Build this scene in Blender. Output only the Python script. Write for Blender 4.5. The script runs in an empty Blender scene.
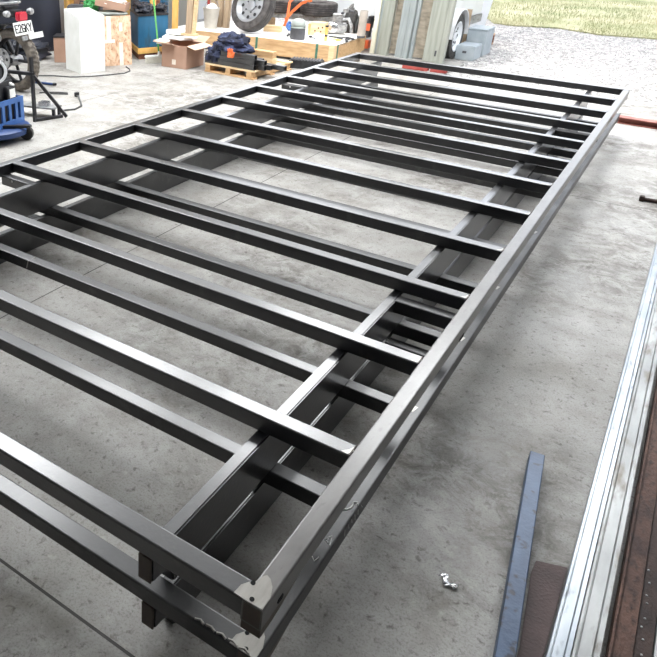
import bpy, bmesh, math, random
from mathutils import Vector, Matrix, noise
random.seed(7)
sc = bpy.context.scene
col = sc.collection
R90 = math.pi/2

# ------------------------------------------------------------------ materials
def pm(name, c1, c2=None, scale=8, rough=.6, metal=0., bump=0., bscale=60, stretch=(1,1,1), lo=.35, hi=.65,
       detail=6, spec=.5, rvar=0., coat=0., c3=None, s3=30, lo3=.6, hi3=.75, ior=1.5):
    m = bpy.data.materials.new(name); m.use_nodes = True
    nt = m.node_tree; N = nt.nodes; L = nt.links
    b = N['Principled BSDF']
    b.inputs['Roughness'].default_value = rough; b.inputs['Metallic'].default_value = metal
    b.inputs['Specular IOR Level'].default_value = spec; b.inputs['IOR'].default_value = ior
    b.inputs['Coat Weight'].default_value = coat; b.inputs['Coat Roughness'].default_value = .22; b.inputs['Coat IOR'].default_value = 1.7
    tc = N.new('ShaderNodeTexCoord'); mp = N.new('ShaderNodeMapping'); mp.inputs['Scale'].default_value = stretch
    L.new(tc.outputs['Object'], mp.inputs['Vector'])
    if c2 is None:
        b.inputs['Base Color'].default_value = (*c1, 1)
    else:
        n = N.new('ShaderNodeTexNoise'); n.inputs['Scale'].default_value = scale; n.inputs['Detail'].default_value = detail
        L.new(mp.outputs[0], n.inputs['Vector'])
        r = N.new('ShaderNodeValToRGB'); r.color_ramp.elements[0].position = lo; r.color_ramp.elements[1].position = hi
        r.color_ramp.elements[0].color = (*c1, 1); r.color_ramp.elements[1].color = (*c2, 1)
        L.new(n.outputs['Fac'], r.inputs['Fac'])
        out = r.outputs['Color']
        if c3 is not None:
            n3 = N.new('ShaderNodeTexNoise'); n3.inputs['Scale'].default_value = s3; n3.inputs['Detail'].default_value = 8
            L.new(mp.outputs[0], n3.inputs['Vector'])
            r3 = N.new('ShaderNodeMapRange'); r3.inputs[1].default_value = lo3; r3.inputs[2].default_value = hi3
            L.new(n3.outputs['Fac'], r3.inputs[0])
            mx = N.new('ShaderNodeMix'); mx.data_type = 'RGBA'
            L.new(r3.outputs[0], mx.inputs[0]); L.new(out, mx.inputs[6]); mx.inputs[7].default_value = (*c3, 1)
            out = mx.outputs[2]
        L.new(out, b.inputs['Base Color'])
        if rvar:
            mr = N.new('ShaderNodeMapRange'); mr.inputs[3].default_value = rough-rvar; mr.inputs[4].default_value = rough+rvar
            L.new(n.outputs['Fac'], mr.inputs[0]); L.new(mr.outputs[0], b.inputs['Roughness'])
    if bump:
        nb = N.new('ShaderNodeTexNoise'); nb.inputs['Scale'].default_value = bscale; nb.inputs['Detail'].default_value = 5
        L.new(mp.outputs[0], nb.inputs['Vector'])
        bp = N.new('ShaderNodeBump'); bp.inputs['Strength'].default_value = bump; bp.inputs['Distance'].default_value = .01
        L.new(nb.outputs['Fac'], bp.inputs['Height']); L.new(bp.outputs[0], b.inputs['Normal'])
    return m

def lin(r, g, b):
    f = lambda c: ((c/255+.055)/1.055)**2.4 if c > 10 else c/255/12.92
    return (f(r), f(g), f(b))

M = {}
M['steel'] = pm('mill_scale_steel', (.010,.010,.0125), (.02,.02,.023), 5, .43, 0, .06, 90, (1,1,1), rvar=.06, c3=(.045,.044,.042), s3=14, lo3=.6, hi3=.8, ior=1.55, coat=.9)
M['steel_low'] = pm('mill_scale_steel_dull', (.014,.0145,.016), (.026,.026,.027), 5, .50, 0, .06, 90, (1,1,1), rvar=.06, c3=(.055,.054,.05), s3=16, lo3=.6, hi3=.8, ior=1.5, coat=.6)
M['rail'] = pm('handled_steel', (.085,.079,.074), (.14,.132,.124), 7, .40, .15, .06, 70, (2,.7,1), rvar=.07, c3=(.05,.044,.041), s3=26, lo3=.6, hi3=.8, ior=1.55, coat=.4)
M['rail_low'] = pm('shaded_handled_steel', (.03,.030,.031), (.055,.054,.054), 7, .5, .1, .06, 70, (2,.7,1), c3=(.075,.072,.07), s3=26, lo3=.6, hi3=.8, ior=1.5, coat=.3)  # darker copy of the rail steel, shade under the upper frame put into its colour
M['cleat'] = pm('brownish_steel', lin(64,54,48), lin(92,80,70), 12, .5, 0, .1, 60)
M['ground_weld'] = pm('ground_bright_steel', lin(128,125,120), lin(168,165,159), 25, .34, .6, .02, 90, (1,.3,1))
M['hole'] = pm('hole_shade', (.004,.004,.004), rough=.9)  # near-black, puts the shade inside a hole onto a thin raised piece
M['rim_silver'] = pm('painted_wheel_silver', lin(150,152,156), lin(176,178,180), 4, .4, .3)
M['chalk'] = pm('chalk', lin(236,236,232), lin(200,200,198), 200, .95)
M['galv'] = pm('galvanised_steel', lin(150,158,166), lin(182,188,194), 18, .38, .55, .05, 40, (1,.3,1), rvar=.06, c3=lin(120,126,130), s3=50)
M['galv_dirty'] = pm('weathered_galvanised', lin(128,130,130), lin(170,172,172), 10, .45, .5, .08, 60, (1,.3,1), rvar=.06, c3=lin(110,104,96), s3=30, lo3=.52, hi3=.7)
M['rust'] = pm('rusty_steel', lin(66,46,40), lin(100,72,60), 14, .7, .15, .3, 120, (1,.5,1), c3=lin(52,36,32), s3=60, lo3=.5, hi3=.7)
M['rust_dark'] = pm('dark_rusty_steel', lin(48,36,33), lin(74,55,48), 16, .7, .15, .3, 120, (1,.5,1), c3=lin(36,28,26), s3=60)
M['brown'] = pm('brown_primer_steel', lin(72,54,52), lin(88,68,65), 14, .65, 0, .2, 120)
M['blue_steel'] = pm('blue_painted_steel', lin(46,68,98), lin(60,84,114), 10, .42, .15, .1, 80, c3=lin(30,38,54), s3=24, lo3=.58, hi3=.66)
M['red_primer'] = pm('red_oxide_steel', lin(128,72,62), lin(158,98,86), 12, .6, 0, .2, 80)
M['red'] = pm('red_paint', lin(140,50,46), lin(168,76,68), 10, .5)
M['black'] = pm('black_plastic', (.012,.012,.014), (.03,.03,.034), 10, .45)
M['black_metal'] = pm('black_metal', (.02,.02,.022), (.045,.045,.05), 20, .4, .4)
M['rubber'] = pm('tyre_rubber', (.03,.029,.028), (.07,.066,.06), 18, .8, 0, .2, 100)
M['rubber_dusty'] = pm('dusty_tyre_rubber', lin(78,72,66), lin(118,110,100), 14, .85, 0, .2, 100)
M['rubber_grey'] = pm('grey_tyre_rubber', lin(58,54,54), lin(92,88,86), 14, .8, 0, .2, 100)
M['chrome'] = pm('polished_metal', (.75,.75,.76), (.55,.55,.57), 20, .22, .9)
M['alu'] = pm('cast_aluminium', lin(150,150,152), lin(200,200,200), 30, .45, .7, .2, 60)
M['white'] = pm('white_board', lin(222,222,216), lin(232,232,228), 6, .55)
M['white_gloss'] = pm('white_paint', lin(236,238,240), lin(226,228,230), 4, .3, coat=.2)
M['foam'] = pm('white_foam', lin(238,236,230), lin(246,245,242), 10, .8)
M['osb'] = pm('strand_board', lin(190,152,122), lin(222,192,164), 22, .8, 0, .2, 60, (1,1,.6), c3=lin(160,118,88), s3=40, lo3=.55, hi3=.66)
M['cardboard'] = pm('cardboard', lin(164,130,110), lin(178,144,124), 5, .85)
M['cardboard_in'] = pm('pale_cardboard', lin(206,176,154), lin(216,188,168), 5, .85)
M['tape'] = pm('paper_tape', lin(216,206,192), lin(226,218,206), 8, .6)
M['bin'] = pm('teal_blue_steel', lin(26,82,116), lin(38,102,138), 6, .45, 0, .1, 30, (1,1,.3), c3=lin(60,66,70), s3=8, lo3=.62, hi3=.75)
M['wood'] = pm('pallet_wood', lin(186,148,104), lin(214,178,134), 6, .75, 0, .15, 60, (1,6,6))
M['wood_pale'] = pm('pale_pine', lin(214,184,140), lin(232,206,166), 5, .7, 0, .1, 60, (1,8,8))
M['wood_grey'] = pm('grey_timber', lin(168,146,120), lin(190,168,142), 6, .75, 0, .1, 60, (8,8,1))
M['wood_dark'] = pm('dark_wood', lin(104,62,44), lin(130,82,60), 6, .75, 0, .15, 60, (1,6,6))
M['yellow_wood'] = pm('yellow_timber', lin(214,164,84), lin(232,186,110), 5, .6, 0, .05, 60, (6,6,1))
M['ply'] = pm('plywood', lin(196,150,96), lin(216,172,120), 5, .7, 0, .05, 60, (6,6,1))
M['green_strap'] = pm('green_strap', lin(62,110,92), lin(80,128,108), 20, .5)
M['green'] = pm('green_plastic', lin(84,160,84), lin(110,184,104), 10, .45)
M['green_bag'] = pm('green_bag', lin(40,120,60), lin(70,150,84), 10, .6)
M['grey_plastic'] = pm('grey_plastic', lin(150,158,152), lin(166,172,168), 10, .55)
M['dark_grey'] = pm('dark_grey_plastic', lin(66,66,70), lin(84,84,88), 10, .55)
M['bucket'] = pm('grey_bucket', lin(176,170,160), lin(194,188,178), 10, .5)
M['orange'] = pm('orange_fabric', lin(230,104,50), lin(240,126,70), 10, .6)
M['orange_lens'] = pm('orange_lens', lin(236,110,70), lin(246,128,86), 10, .3)
M['red_lens'] = pm('red_lens', lin(190,26,52), lin(210,40,64), 10, .2, coat=.4)
M['navy'] = pm('navy_cloth', lin(24,28,46), lin(62,70,100), 9, .85, 0, .5, 50, lo=.42, hi=.62)
M['tarp'] = pm('black_tarp', lin(26,28,38), lin(40,42,54), 3, .6, 0, .3, 14)
M['sack'] = pm('black_sack', (.012,.014,.02), (.03,.033,.045), 5, .35, 0, .5, 20)
M['blue'] = pm('blue_plastic', lin(58,100,164), lin(76,120,184), 6, .42)
M['blue_dark'] = pm('dark_blue_plastic', lin(30,56,104), lin(40,68,120), 6, .42)
M['bristle'] = pm('white_bristle', lin(214,212,198), lin(232,230,218), 120, .9, 0, .6, 200)
M['cord'] = pm('grey_cord', (.05,.05,.05), (.09,.09,.09), 30, .6)
M['tan'] = pm('tan_glass', lin(214,206,150), rough=.4)
M['gate'] = pm('grey_green_sheet', lin(146,150,140), lin(166,168,158), 5, .5, .1, .08, 30, (6,6,.5))
M['gate_blue'] = pm('grey_blue_sheet', lin(146,154,154), lin(166,172,172), 5, .5, .1, .08, 30, (6,6,.5))
M['hessian'] = pm('brown_cloth', lin(132,124,110), lin(160,150,134), 8, .9, 0, .8, 16, (1,1,3))
M['cream'] = pm('cream_paint', lin(226,222,200), lin(236,233,214), 6, .55)
M['block'] = pm('grey_block', lin(160,170,176), lin(178,186,190), 8, .6, 0, .1, 60)
M['pipe_grey'] = pm('grey_pipe', lin(170,160,150), lin(188,178,168), 8, .55)
M['wall'] = pm('wall_sheet', lin(160,160,156), lin(172,172,168), 2, .7)
M['ceil'] = pm('roof_sheet', lin(196,198,200), lin(208,210,212), 2, .6)
M['ink'] = pm('plate_ink', (.01,.01,.012), rough=.5)

def mat_floor():
    m = bpy.data.materials.new('concrete_floor'); m.use_nodes = True
    nt = m.node_tree; N = nt.nodes; L = nt.links; b = N['Principled BSDF']
    tc = N.new('ShaderNodeTexCoord'); P = tc.outputs['Object']
    def nz(s, d=8, r=.6, dist=0., st=None):
        n = N.new('ShaderNodeTexNoise'); n.inputs['Scale'].default_value = s; n.inputs['Detail'].default_value = d
        n.inputs['Roughness'].default_value = r; n.inputs['Distortion'].default_value = dist
        if st:
            mp = N.new('ShaderNodeMapping'); mp.inputs['Scale'].default_value = st; mp.inputs['Rotation'].default_value = (0,0,.4)
            L.new(P, mp.inputs['Vector']); L.new(mp.outputs[0], n.inputs['Vector'])
        else: L.new(P, n.inputs['Vector'])
        return n.outputs['Fac']
    def rng(x, a, c, lo, hi):
        r = N.new('ShaderNodeMapRange'); r.inputs[1].default_value = a; r.inputs[2].default_value = c
        r.inputs[3].default_value = lo; r.inputs[4].default_value = hi; L.new(x, r.inputs[0]); return r.outputs[0]
    def mix(f, a, c, mode='MIX'):
        x = N.new('ShaderNodeMix'); x.data_type = 'RGBA'; x.blend_type = mode
        if isinstance(f, float): x.inputs[0].default_value = f
        else: L.new(f, x.inputs[0])
        for s, v in ((6, a), (7, c)):
            if isinstance(v, tuple): x.inputs[s].default_value = (*v, 1)
            else: L.new(v, x.inputs[s])
        return x.outputs[2]
    def math_(op, a, c=None):
        x = N.new('ShaderNodeMath'); x.operation = op
        for i, v in enumerate((a, c)):
            if v is None: continue
            if isinstance(v, (int, float)): x.inputs[i].default_value = v
            else: L.new(v, x.inputs[i])
        return x.outputs[0]
    c = mix(rng(nz(.9, 6), .35, .65, 0, 1), lin(156,154,149), lin(185,183,179))
    c = mix(rng(nz(5, 8, .7), .42, .7, 0, .75), c, lin(138,133,125))
    # worn grimy patches
    c = mix(math_('MULTIPLY', rng(nz(.75, 5),   .42, .62, 0, 1), rng(nz(9, 9, .75, .6), .42, .6, 0, .9)), c, lin(80,73,65))
    # fine pits and specks
    c = mix(rng(nz(38, 6, .7, .4), .56, .68, 0, .8), c, lin(84,78,72))
    c = mix(rng(nz(150, 4, .75), .5, .66, 0, .5), c, lin(90,84,78))
    c = mix(rng(nz(30, 5, .6, 0, (1,.12,1)), .62, .74, 0, .22), c, lin(110,104,98))
    c = mix(rng(nz(24, 4), .62, .75, 0, .4), c, lin(206,202,194))
    # saw-cut control joints
    sx = N.new('ShaderNodeSeparateXYZ'); L.new(P, sx.inputs[0])
    jm = None
    for axis, pos, w in ((1,-.032,.0042),(0,-.542,.003),(1,4.18,.003),(0,-2.95,.003),(1,5.93,.0025)):
        d = math_('ABSOLUTE', math_('SUBTRACT', sx.outputs[axis], pos))
        k = math_('LESS_THAN', d, w)
        jm = k if jm is None else math_('MAXIMUM', jm, k)
    c = mix(jm, c, lin(44,40,36))
    L.new(c, b.inputs['Base Color'])
    L.new(rng(nz(3, 6), .3, .7, .42, .7), b.inputs['Roughness'])
    b.inputs['Specular IOR Level'].default_value = .45
    bp = N.new('ShaderNodeBump'); bp.inputs['Strength'].default_value = .25; bp.inputs['Distance'].default_value = .006
    L.new(math_('SUBTRACT', nz(60, 6, .7), math_('MULTIPLY', jm, 1.)), bp.inputs['Height']); L.new(bp.outputs[0], b.inputs['Normal'])
    return m
M['floor'] = mat_floor()

def mat_gravel():
    m = bpy.data.materials.new('gravel'); m.use_nodes = True
    nt = m.node_tree; N = nt.nodes; L = nt.links; b = N['Principled BSDF']
    tc = N.new('ShaderNodeTexCoord')
    v = N.new('ShaderNodeTexVoronoi'); v.inputs['Scale'].default_value = 24; L.new(tc.outputs['Object'], v.inputs['Vector'])
    bw = N.new('ShaderNodeSeparateColor'); L.new(v.outputs['Color'], bw.inputs[0])
    r = N.new('ShaderNodeValToRGB'); L.new(bw.outputs[0], r.inputs['Fac'])
    e = r.color_ramp.elements; e[0].color = (*lin(120,118,116),1); e[1].color = (*lin(206,202,198),1)
    L.new(r.outputs[0], b.inputs['Base Color']); b.inputs['Roughness'].default_value = .9
    bp = N.new('ShaderNodeBump'); bp.inputs['Strength'].default_value = 1; bp.inputs['Distance'].default_value = .03; bp.invert = True
    L.new(v.outputs['Distance'], bp.inputs['Height']); L.new(bp.outputs[0], b.inputs['Normal'])
    return m
M['gravel'] = mat_gravel()
M['stone'] = pm('gravel_stone', lin(150,150,148), lin(222,220,217), 30, .9)
M['lawn'] = pm('lawn_soil', lin(150,154,112), lin(190,184,150), .8, .95, c3=lin(110,130,60), s3=8)
M['blade'] = pm('grass_blade', lin(142,152,104), lin(190,184,146), .5, .8, c3=lin(112,134,76), s3=6)

# ------------------------------------------------------------------ mesh helper
class G:
    def __init__(s): s.v = []; s.f = []
    def add(s, vs, fs):
        o = len(s.v); s.v += [tuple(v) for v in vs]; s.f += [tuple(i+o for i in f) for f in fs]; return s
    def box(s, x0, x1, y0, y1, z0, z1, mat=None):
        vs = [Vector((x,y,z)) for z in (z0,z1) for y in (y0,y1) for x in (x0,x1)]
        if mat is not None: vs = [mat @ v for v in vs]
        return s.add(vs, [(0,2,3,1),(4,5,7,6),(0,1,5,4),(2,6,7,3),(0,4,6,2),(1,3,7,5)])
    def prism(s, poly, z0, z1, mat=None):
        n = len(poly); vs = [Vector((x,y,z0)) for x,y in poly]+[Vector((x,y,z1)) for x,y in poly]
        if mat is not None: vs = [mat @ v for v in vs]
        return s.add(vs, [tuple(range(n))[::-1], tuple(range(n,2*n))]+[(i,(i+1)%n,(i+1)%n+n,i+n) for i in range(n)])
    def tube(s, pts, r, n=8, closed=False, caps=True):
        pts = [Vector(p) for p in pts]; K = len(pts); base = len(s.v); up = Vector((0,0,1)); prev = None
        for i, p in enumerate(pts):
            a = pts[(i-1) % K] if (i or closed) else p; c = pts[(i+1) % K] if (i < K-1 or closed) else p
            t = (c-a).normalized()
            u = (prev - t*prev.dot(t)) if prev is not None else t.cross(up if abs(t.z) < .95 else Vector((1,0,0)))
            u.normalize(); prev = u; w = t.cross(u)
            rr = r[i] if isinstance(r, (list, tuple)) else r
            for k in range(n):
                q = 2*math.pi*k/n; s.v.append(tuple(p+u*math.cos(q)*rr+w*math.sin(q)*rr))
        for i in range(K if closed else K-1):
            j = (i+1) % K
            for k in range(n): s.f.append((base+i*n+k, base+i*n+(k+1)%n, base+j*n+(k+1)%n, base+j*n+k))
        if caps and not closed:
            s.f.append(tuple(base+k for k in range(n))[::-1]); s.f.append(tuple(base+(K-1)*n+k for k in range(n)))
        return s
    def lathe(s, prof, mat=None, n=32, closed=False, caps=True):
        base = len(s.v); K = len(prof)
        for r, h in prof:
            for k in range(n):
                q = 2*math.pi*k/n; v = Vector((r*math.cos(q), r*math.sin(q), h)); s.v.append(tuple(mat @ v if mat is not None else v))
        for i in range(K if closed else K-1):
            j = (i+1) % K
            for k in range(n): s.f.append((base+i*n+k, base+i*n+(k+1)%n, base+j*n+(k+1)%n, base+j*n+k))
        if not closed and caps:
            if prof[0][0] > 1e-5: s.f.append(tuple(base+k for k in range(n))[::-1])
            if prof[-1][0] > 1e-5: s.f.append(tuple(base+(K-1)*n+k for k in range(n)))
        return s
    def rhs(s, p0, p1, w, h, t=.004, r=.006, roll=0, seg=3):
        """hollow rectangular tube from p0 to p1 (axis), w sideways, h upwards, rounded corners"""
        p0 = Vector(p0); p1 = Vector(p1); d = (p1-p0).normalized()
        side = d.cross(Vector((0,0,1))) if abs(d.z) < .99 else Vector((1,0,0)); side.normalize(); up = side.cross(d)
        if roll:
            q = Matrix.Rotation(roll, 3, d); side = q @ side; up = q @ up
        def ring(w, h, r):
            o = []
            for cx, cy, a in ((1,1,0),(-1,1,90),(-1,-1,180),(1,-1,270)):
                for k in range(seg+1):
                    q = math.radians(a+90*k/seg); o.append((cx*(w/2-r)+r*math.cos(q), cy*(h/2-r)+r*math.sin(q)))
            return o
        O = ring(w, h, r); I = ring(w-2*t, h-2*t, max(r-t, .001)); n = len(O); b = len(s.v)
        for P in (p0, p1):
            for q in (O, I):
                for x, y in q: s.v.append(tuple(P+side*x+up*y))
        for k in range(n):
            j = (k+1) % n
            s.f += [(b+k, b+j, b+2*n+j, b+2*n+k), (b+n+j, b+n+k, b+3*n+k, b+3*n+j),
                    (b+j, b+k, b+n+k, b+n+j), (b+2*n+k, b+2*n+j, b+3*n+j, b+3*n+k)]
        return s
    def extrude(s, prof, p0, p1):
        """closed 2D profile (sideways, up) swept straight from p0 to p1"""
        p0 = Vector(p0); p1 = Vector(p1); d = (p1-p0).normalized(); side = d.cross(Vector((0,0,1))).normalized(); up = side.cross(d)
        n = len(prof); b = len(s.v)
        for P in (p0, p1):
            for x, y in prof: s.v.append(tuple(P+side*x+up*y))
        s.f += [(b+k, b+(k+1)%n, b+n+(k+1)%n, b+n+k) for k in range(n)]
        s.f += [tuple(b+k for k in range(n))[::-1], tuple(b+n+k for k in range(n))]
        return s
    def grid(s, fn, nu, nv):
        b = len(s.v)
        for i in range(nu+1):
            for j in range(nv+1): s.v.append(tuple(fn(i/nu, j/nv)))
        for i in range(nu):
            for j in range(nv):
                a = b+i*(nv+1)+j; s.f.append((a, a+nv+1, a+nv+2, a+1))
        return s
    def build(s, name, mat, parent=None, bevel=0, smooth=False, solid=0):
        bm = bmesh.new(); vs = [bm.verts.new(v) for v in s.v]
        for f in s.f:
            try: bm.faces.new([vs[i] for i in f])
            except ValueError: pass
        bmesh.ops.recalc_face_normals(bm, faces=bm.faces)
        if bevel:
            e = [e for e in bm.edges if len(e.link_faces) == 2 and e.calc_face_angle(0) > .6]
            bmesh.ops.bevel(bm, geom=e, offset=bevel, segments=2, affect='EDGES', clamp_overlap=True)
        if solid:
            bmesh.ops.solidify(bm, geom=bm.faces[:], thickness=solid)
        me = bpy.data.meshes.new(name); bm.to_mesh(me); bm.free()
        if smooth:
            me.shade_smooth()
            me.set_sharp_from_angle(angle=math.radians(40))
        o = bpy.data.objects.new(name, me); col.objects.link(o)
        o.data.materials.append(M[mat] if isinstance(mat, str) else mat)
        if parent is not None: o.parent = parent
        return o

def empty(name, label, cat, loc=(0,0,0), rz=0, group=None, rot=None):
    o = bpy.data.objects.new(name, None); col.objects.link(o); o.location = loc
    o.rotation_euler = rot if rot else (0,0,rz); o['label'] = label; o['category'] = cat
    o.empty_display_size = .05
    if group: o['group'] = group
    return o
def tag(o, label, cat, group=None, loc=None, rz=0, kind=None):
    o['label'] = label; o['category'] = cat
    if group: o['group'] = group
    if loc: o.location = loc
    if rz: o.rotation_euler = (0,0,rz)
    if kind: o['kind'] = kind
    return o
def struct(o): o['kind'] = 'structure'; return o
def T(x, y, z): return Matrix.Translation((x,y,z))
def RX(a): return Matrix.Rotation(a, 4, 'X')
def RY(a): return Matrix.Rotation(a, 4, 'Y')
def RZ(a): return Matrix.Rotation(a, 4, 'Z')
def copy_tree(o, parent=None):
    c = o.copy(); col.objects.link(c)
    if parent is not None: c.parent = parent
    for ch in list(o.children): copy_tree(ch, c)
    return c
def lump(c, s, seed, amp=.25, f=2.2, n=28, flat=None):
    """a soft crumpled heap: deformed sphere, flattened at the bottom"""
    g = G()
    def fn(u, v):
        th = 2*math.pi*u; ph = math.pi*v
        d = Vector((math.sin(ph)*math.cos(th), math.sin(ph)*math.sin(th), math.cos(ph)))
        k = 1+amp*noise.noise(d*f+Vector((seed,0,0)))+amp*.5*noise.noise(d*f*2.6+Vector((0,seed,0)))
        k += amp*.35*abs(noise.noise(d*f*4+Vector((0,0,seed))))
        p = Vector((d.x*s[0]*k, d.y*s[1]*k, d.z*s[2]*k))
        if p.z < -s[2]*.55: p.z = -s[2]*.55
        return (c[0]+p.x, c[1]+p.y, c[2]+p.z+s[2]*.55)
    return g.grid(fn, n, n)

# ------------------------------------------------------------------ the setting
OP = 8.25      # plane of the big door opening
fl = G(); fl.prism([(-6.6,-4.2),(3.5,-4.2),(3.5,7.4),(-.9,7.4),(-.9,8.3),(-2.7,9.9),(-6.6,9.9)], -.12, 0)
struct(fl.build('floor', 'floor'))
struct(G().box(-16,16,7.0,40,-.16,-.025).build('ground', 'gravel'))
lw = G(); edge = [(-16,12.9),(-4,14.6),(-2.6,14.4),(-1.9,13.0),(-1.5,12.9),(-.64,13.2),(.21,12.85),(1.2,13.05),(3,13.3),(6,13.2),(16,13.4)]
lw.prism(edge+[(16,40),(-16,40)], -.03, 0.0)
struct(lw.build('lawn', 'lawn'))
struct(G().box(-6.8,-6.6,-4.2,9.9,0,4.5).build('wall_left', 'ceil'))
struct(G().box(3.5,3.7,-4.2,OP+.1,0,4.5).build('wall_right', 'dark_grey'))
struct(G().box(-6.8,3.7,-4.4,-4.2,0,4.5).build('wall_near', 'dark_grey'))
wb = G().box(-6.6,3.5,OP,OP+.12,3.5,4.5); wb.box(-6.6,-5.9,OP,OP+.12,0,3.5)
struct(wb.build('wall_back', 'wall'))
struct(G().box(-6.8,3.7,-4.4,OP+.35,4.5,4.6).build('ceiling', 'ceil'))

M['roof_fill'] = bpy.data.materials.new('added_roof_fill'); M['roof_fill'].use_nodes = True  # glowing panels added below the ceiling to lighten the dim interior
_b = M['roof_fill'].node_tree.nodes['Principled BSDF']; _b.inputs['Base Color'].default_value = (.8,.82,.84,1)
_b.inputs['Emission Color'].default_value = (.965,.985,1,1); _b.inputs['Emission Strength'].default_value = 5.6
M['roof_fill_door'] = M['roof_fill'].copy(); M['roof_fill_door'].name = 'added_roof_fill_door'  # stronger copy of the added fill for the doorway side
M['roof_fill_door'].node_tree.nodes['Principled BSDF'].inputs['Emission Strength'].default_value = 6.4
for i, (x, y0, y1) in enumerate(((-5.6,.4,3.4),(-3.6,1.8,5.2),(-1.5,4.0,7.0),(.6,4.6,7.0),(2.5,5.0,7.1))):
    o = G().box(x-.8,x+.8,y0,y1,4.47,4.497).build('fill_panel_%d' % (i+1), 'roof_fill_door' if i > 2 else 'roof_fill'); struct(o)  # unseen added light panels, not openings in the roof

# gravel stones and grass
g = G()
for i in range(9000):
    y = 7.45+random.random()**1.2*6; x = random.uniform(-1.2, 5.5)-(.0 if y < 8.4 else random.random()*1.2)
    r = random.uniform(.008,.02); q = random.random()*3
    a, b, c = r*random.uniform(.8,1.4), r*random.uniform(.8,1.3), r*random.uniform(.5,.9)
    vs = [Vector((a,0,0)),Vector((-a,0,0)),Vector((0,b,0)),Vector((0,-b,0)),Vector((0,0,c)),Vector((0,0,-c))]
    vs = [T(x,y,-.022) @ RZ(q) @ RX(q) @ v for v in vs]
    g.add(vs, [(0,2,4),(2,1,4),(1,3,4),(3,0,4),(2,0,5),(1,2,5),(3,1,5),(0,3,5)])
tag(g.build('gravel', 'stone'), 'loose pale grey gravel on the ground outside the doorway', 'gravel', kind='stuff')
g = G()
def lawn_edge(x):
    for (x0,y0),(x1,y1) in zip(edge, edge[1:]):
        if x0 <= x <= x1: return y0+(y1-y0)*(x-x0)/(x1-x0)
    return 13
for i in range(26000):
    x = random.uniform(-5, 6); y = lawn_edge(x)+random.random()**1.3*8-.1
    if noise.noise(Vector((x*.9, y*.9, 0))) < -.28 and random.random() < .8: continue
    h = random.uniform(.03,.075); q = random.random()*6.28; w = .006
    dx, dy = math.cos(q), math.sin(q); lx, ly = random.uniform(-.03,.03), random.uniform(-.03,.03)
    g.add([(x-dx*w,y-dy*w,-.01),(x+dx*w,y+dy*w,-.01),(x+lx,y+ly,h)], [(0,1,2)])
tag(g.build('grass', 'blade'), 'patchy sunlit green and straw coloured grass beyond the gravel', 'grass', kind='stuff')

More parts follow.
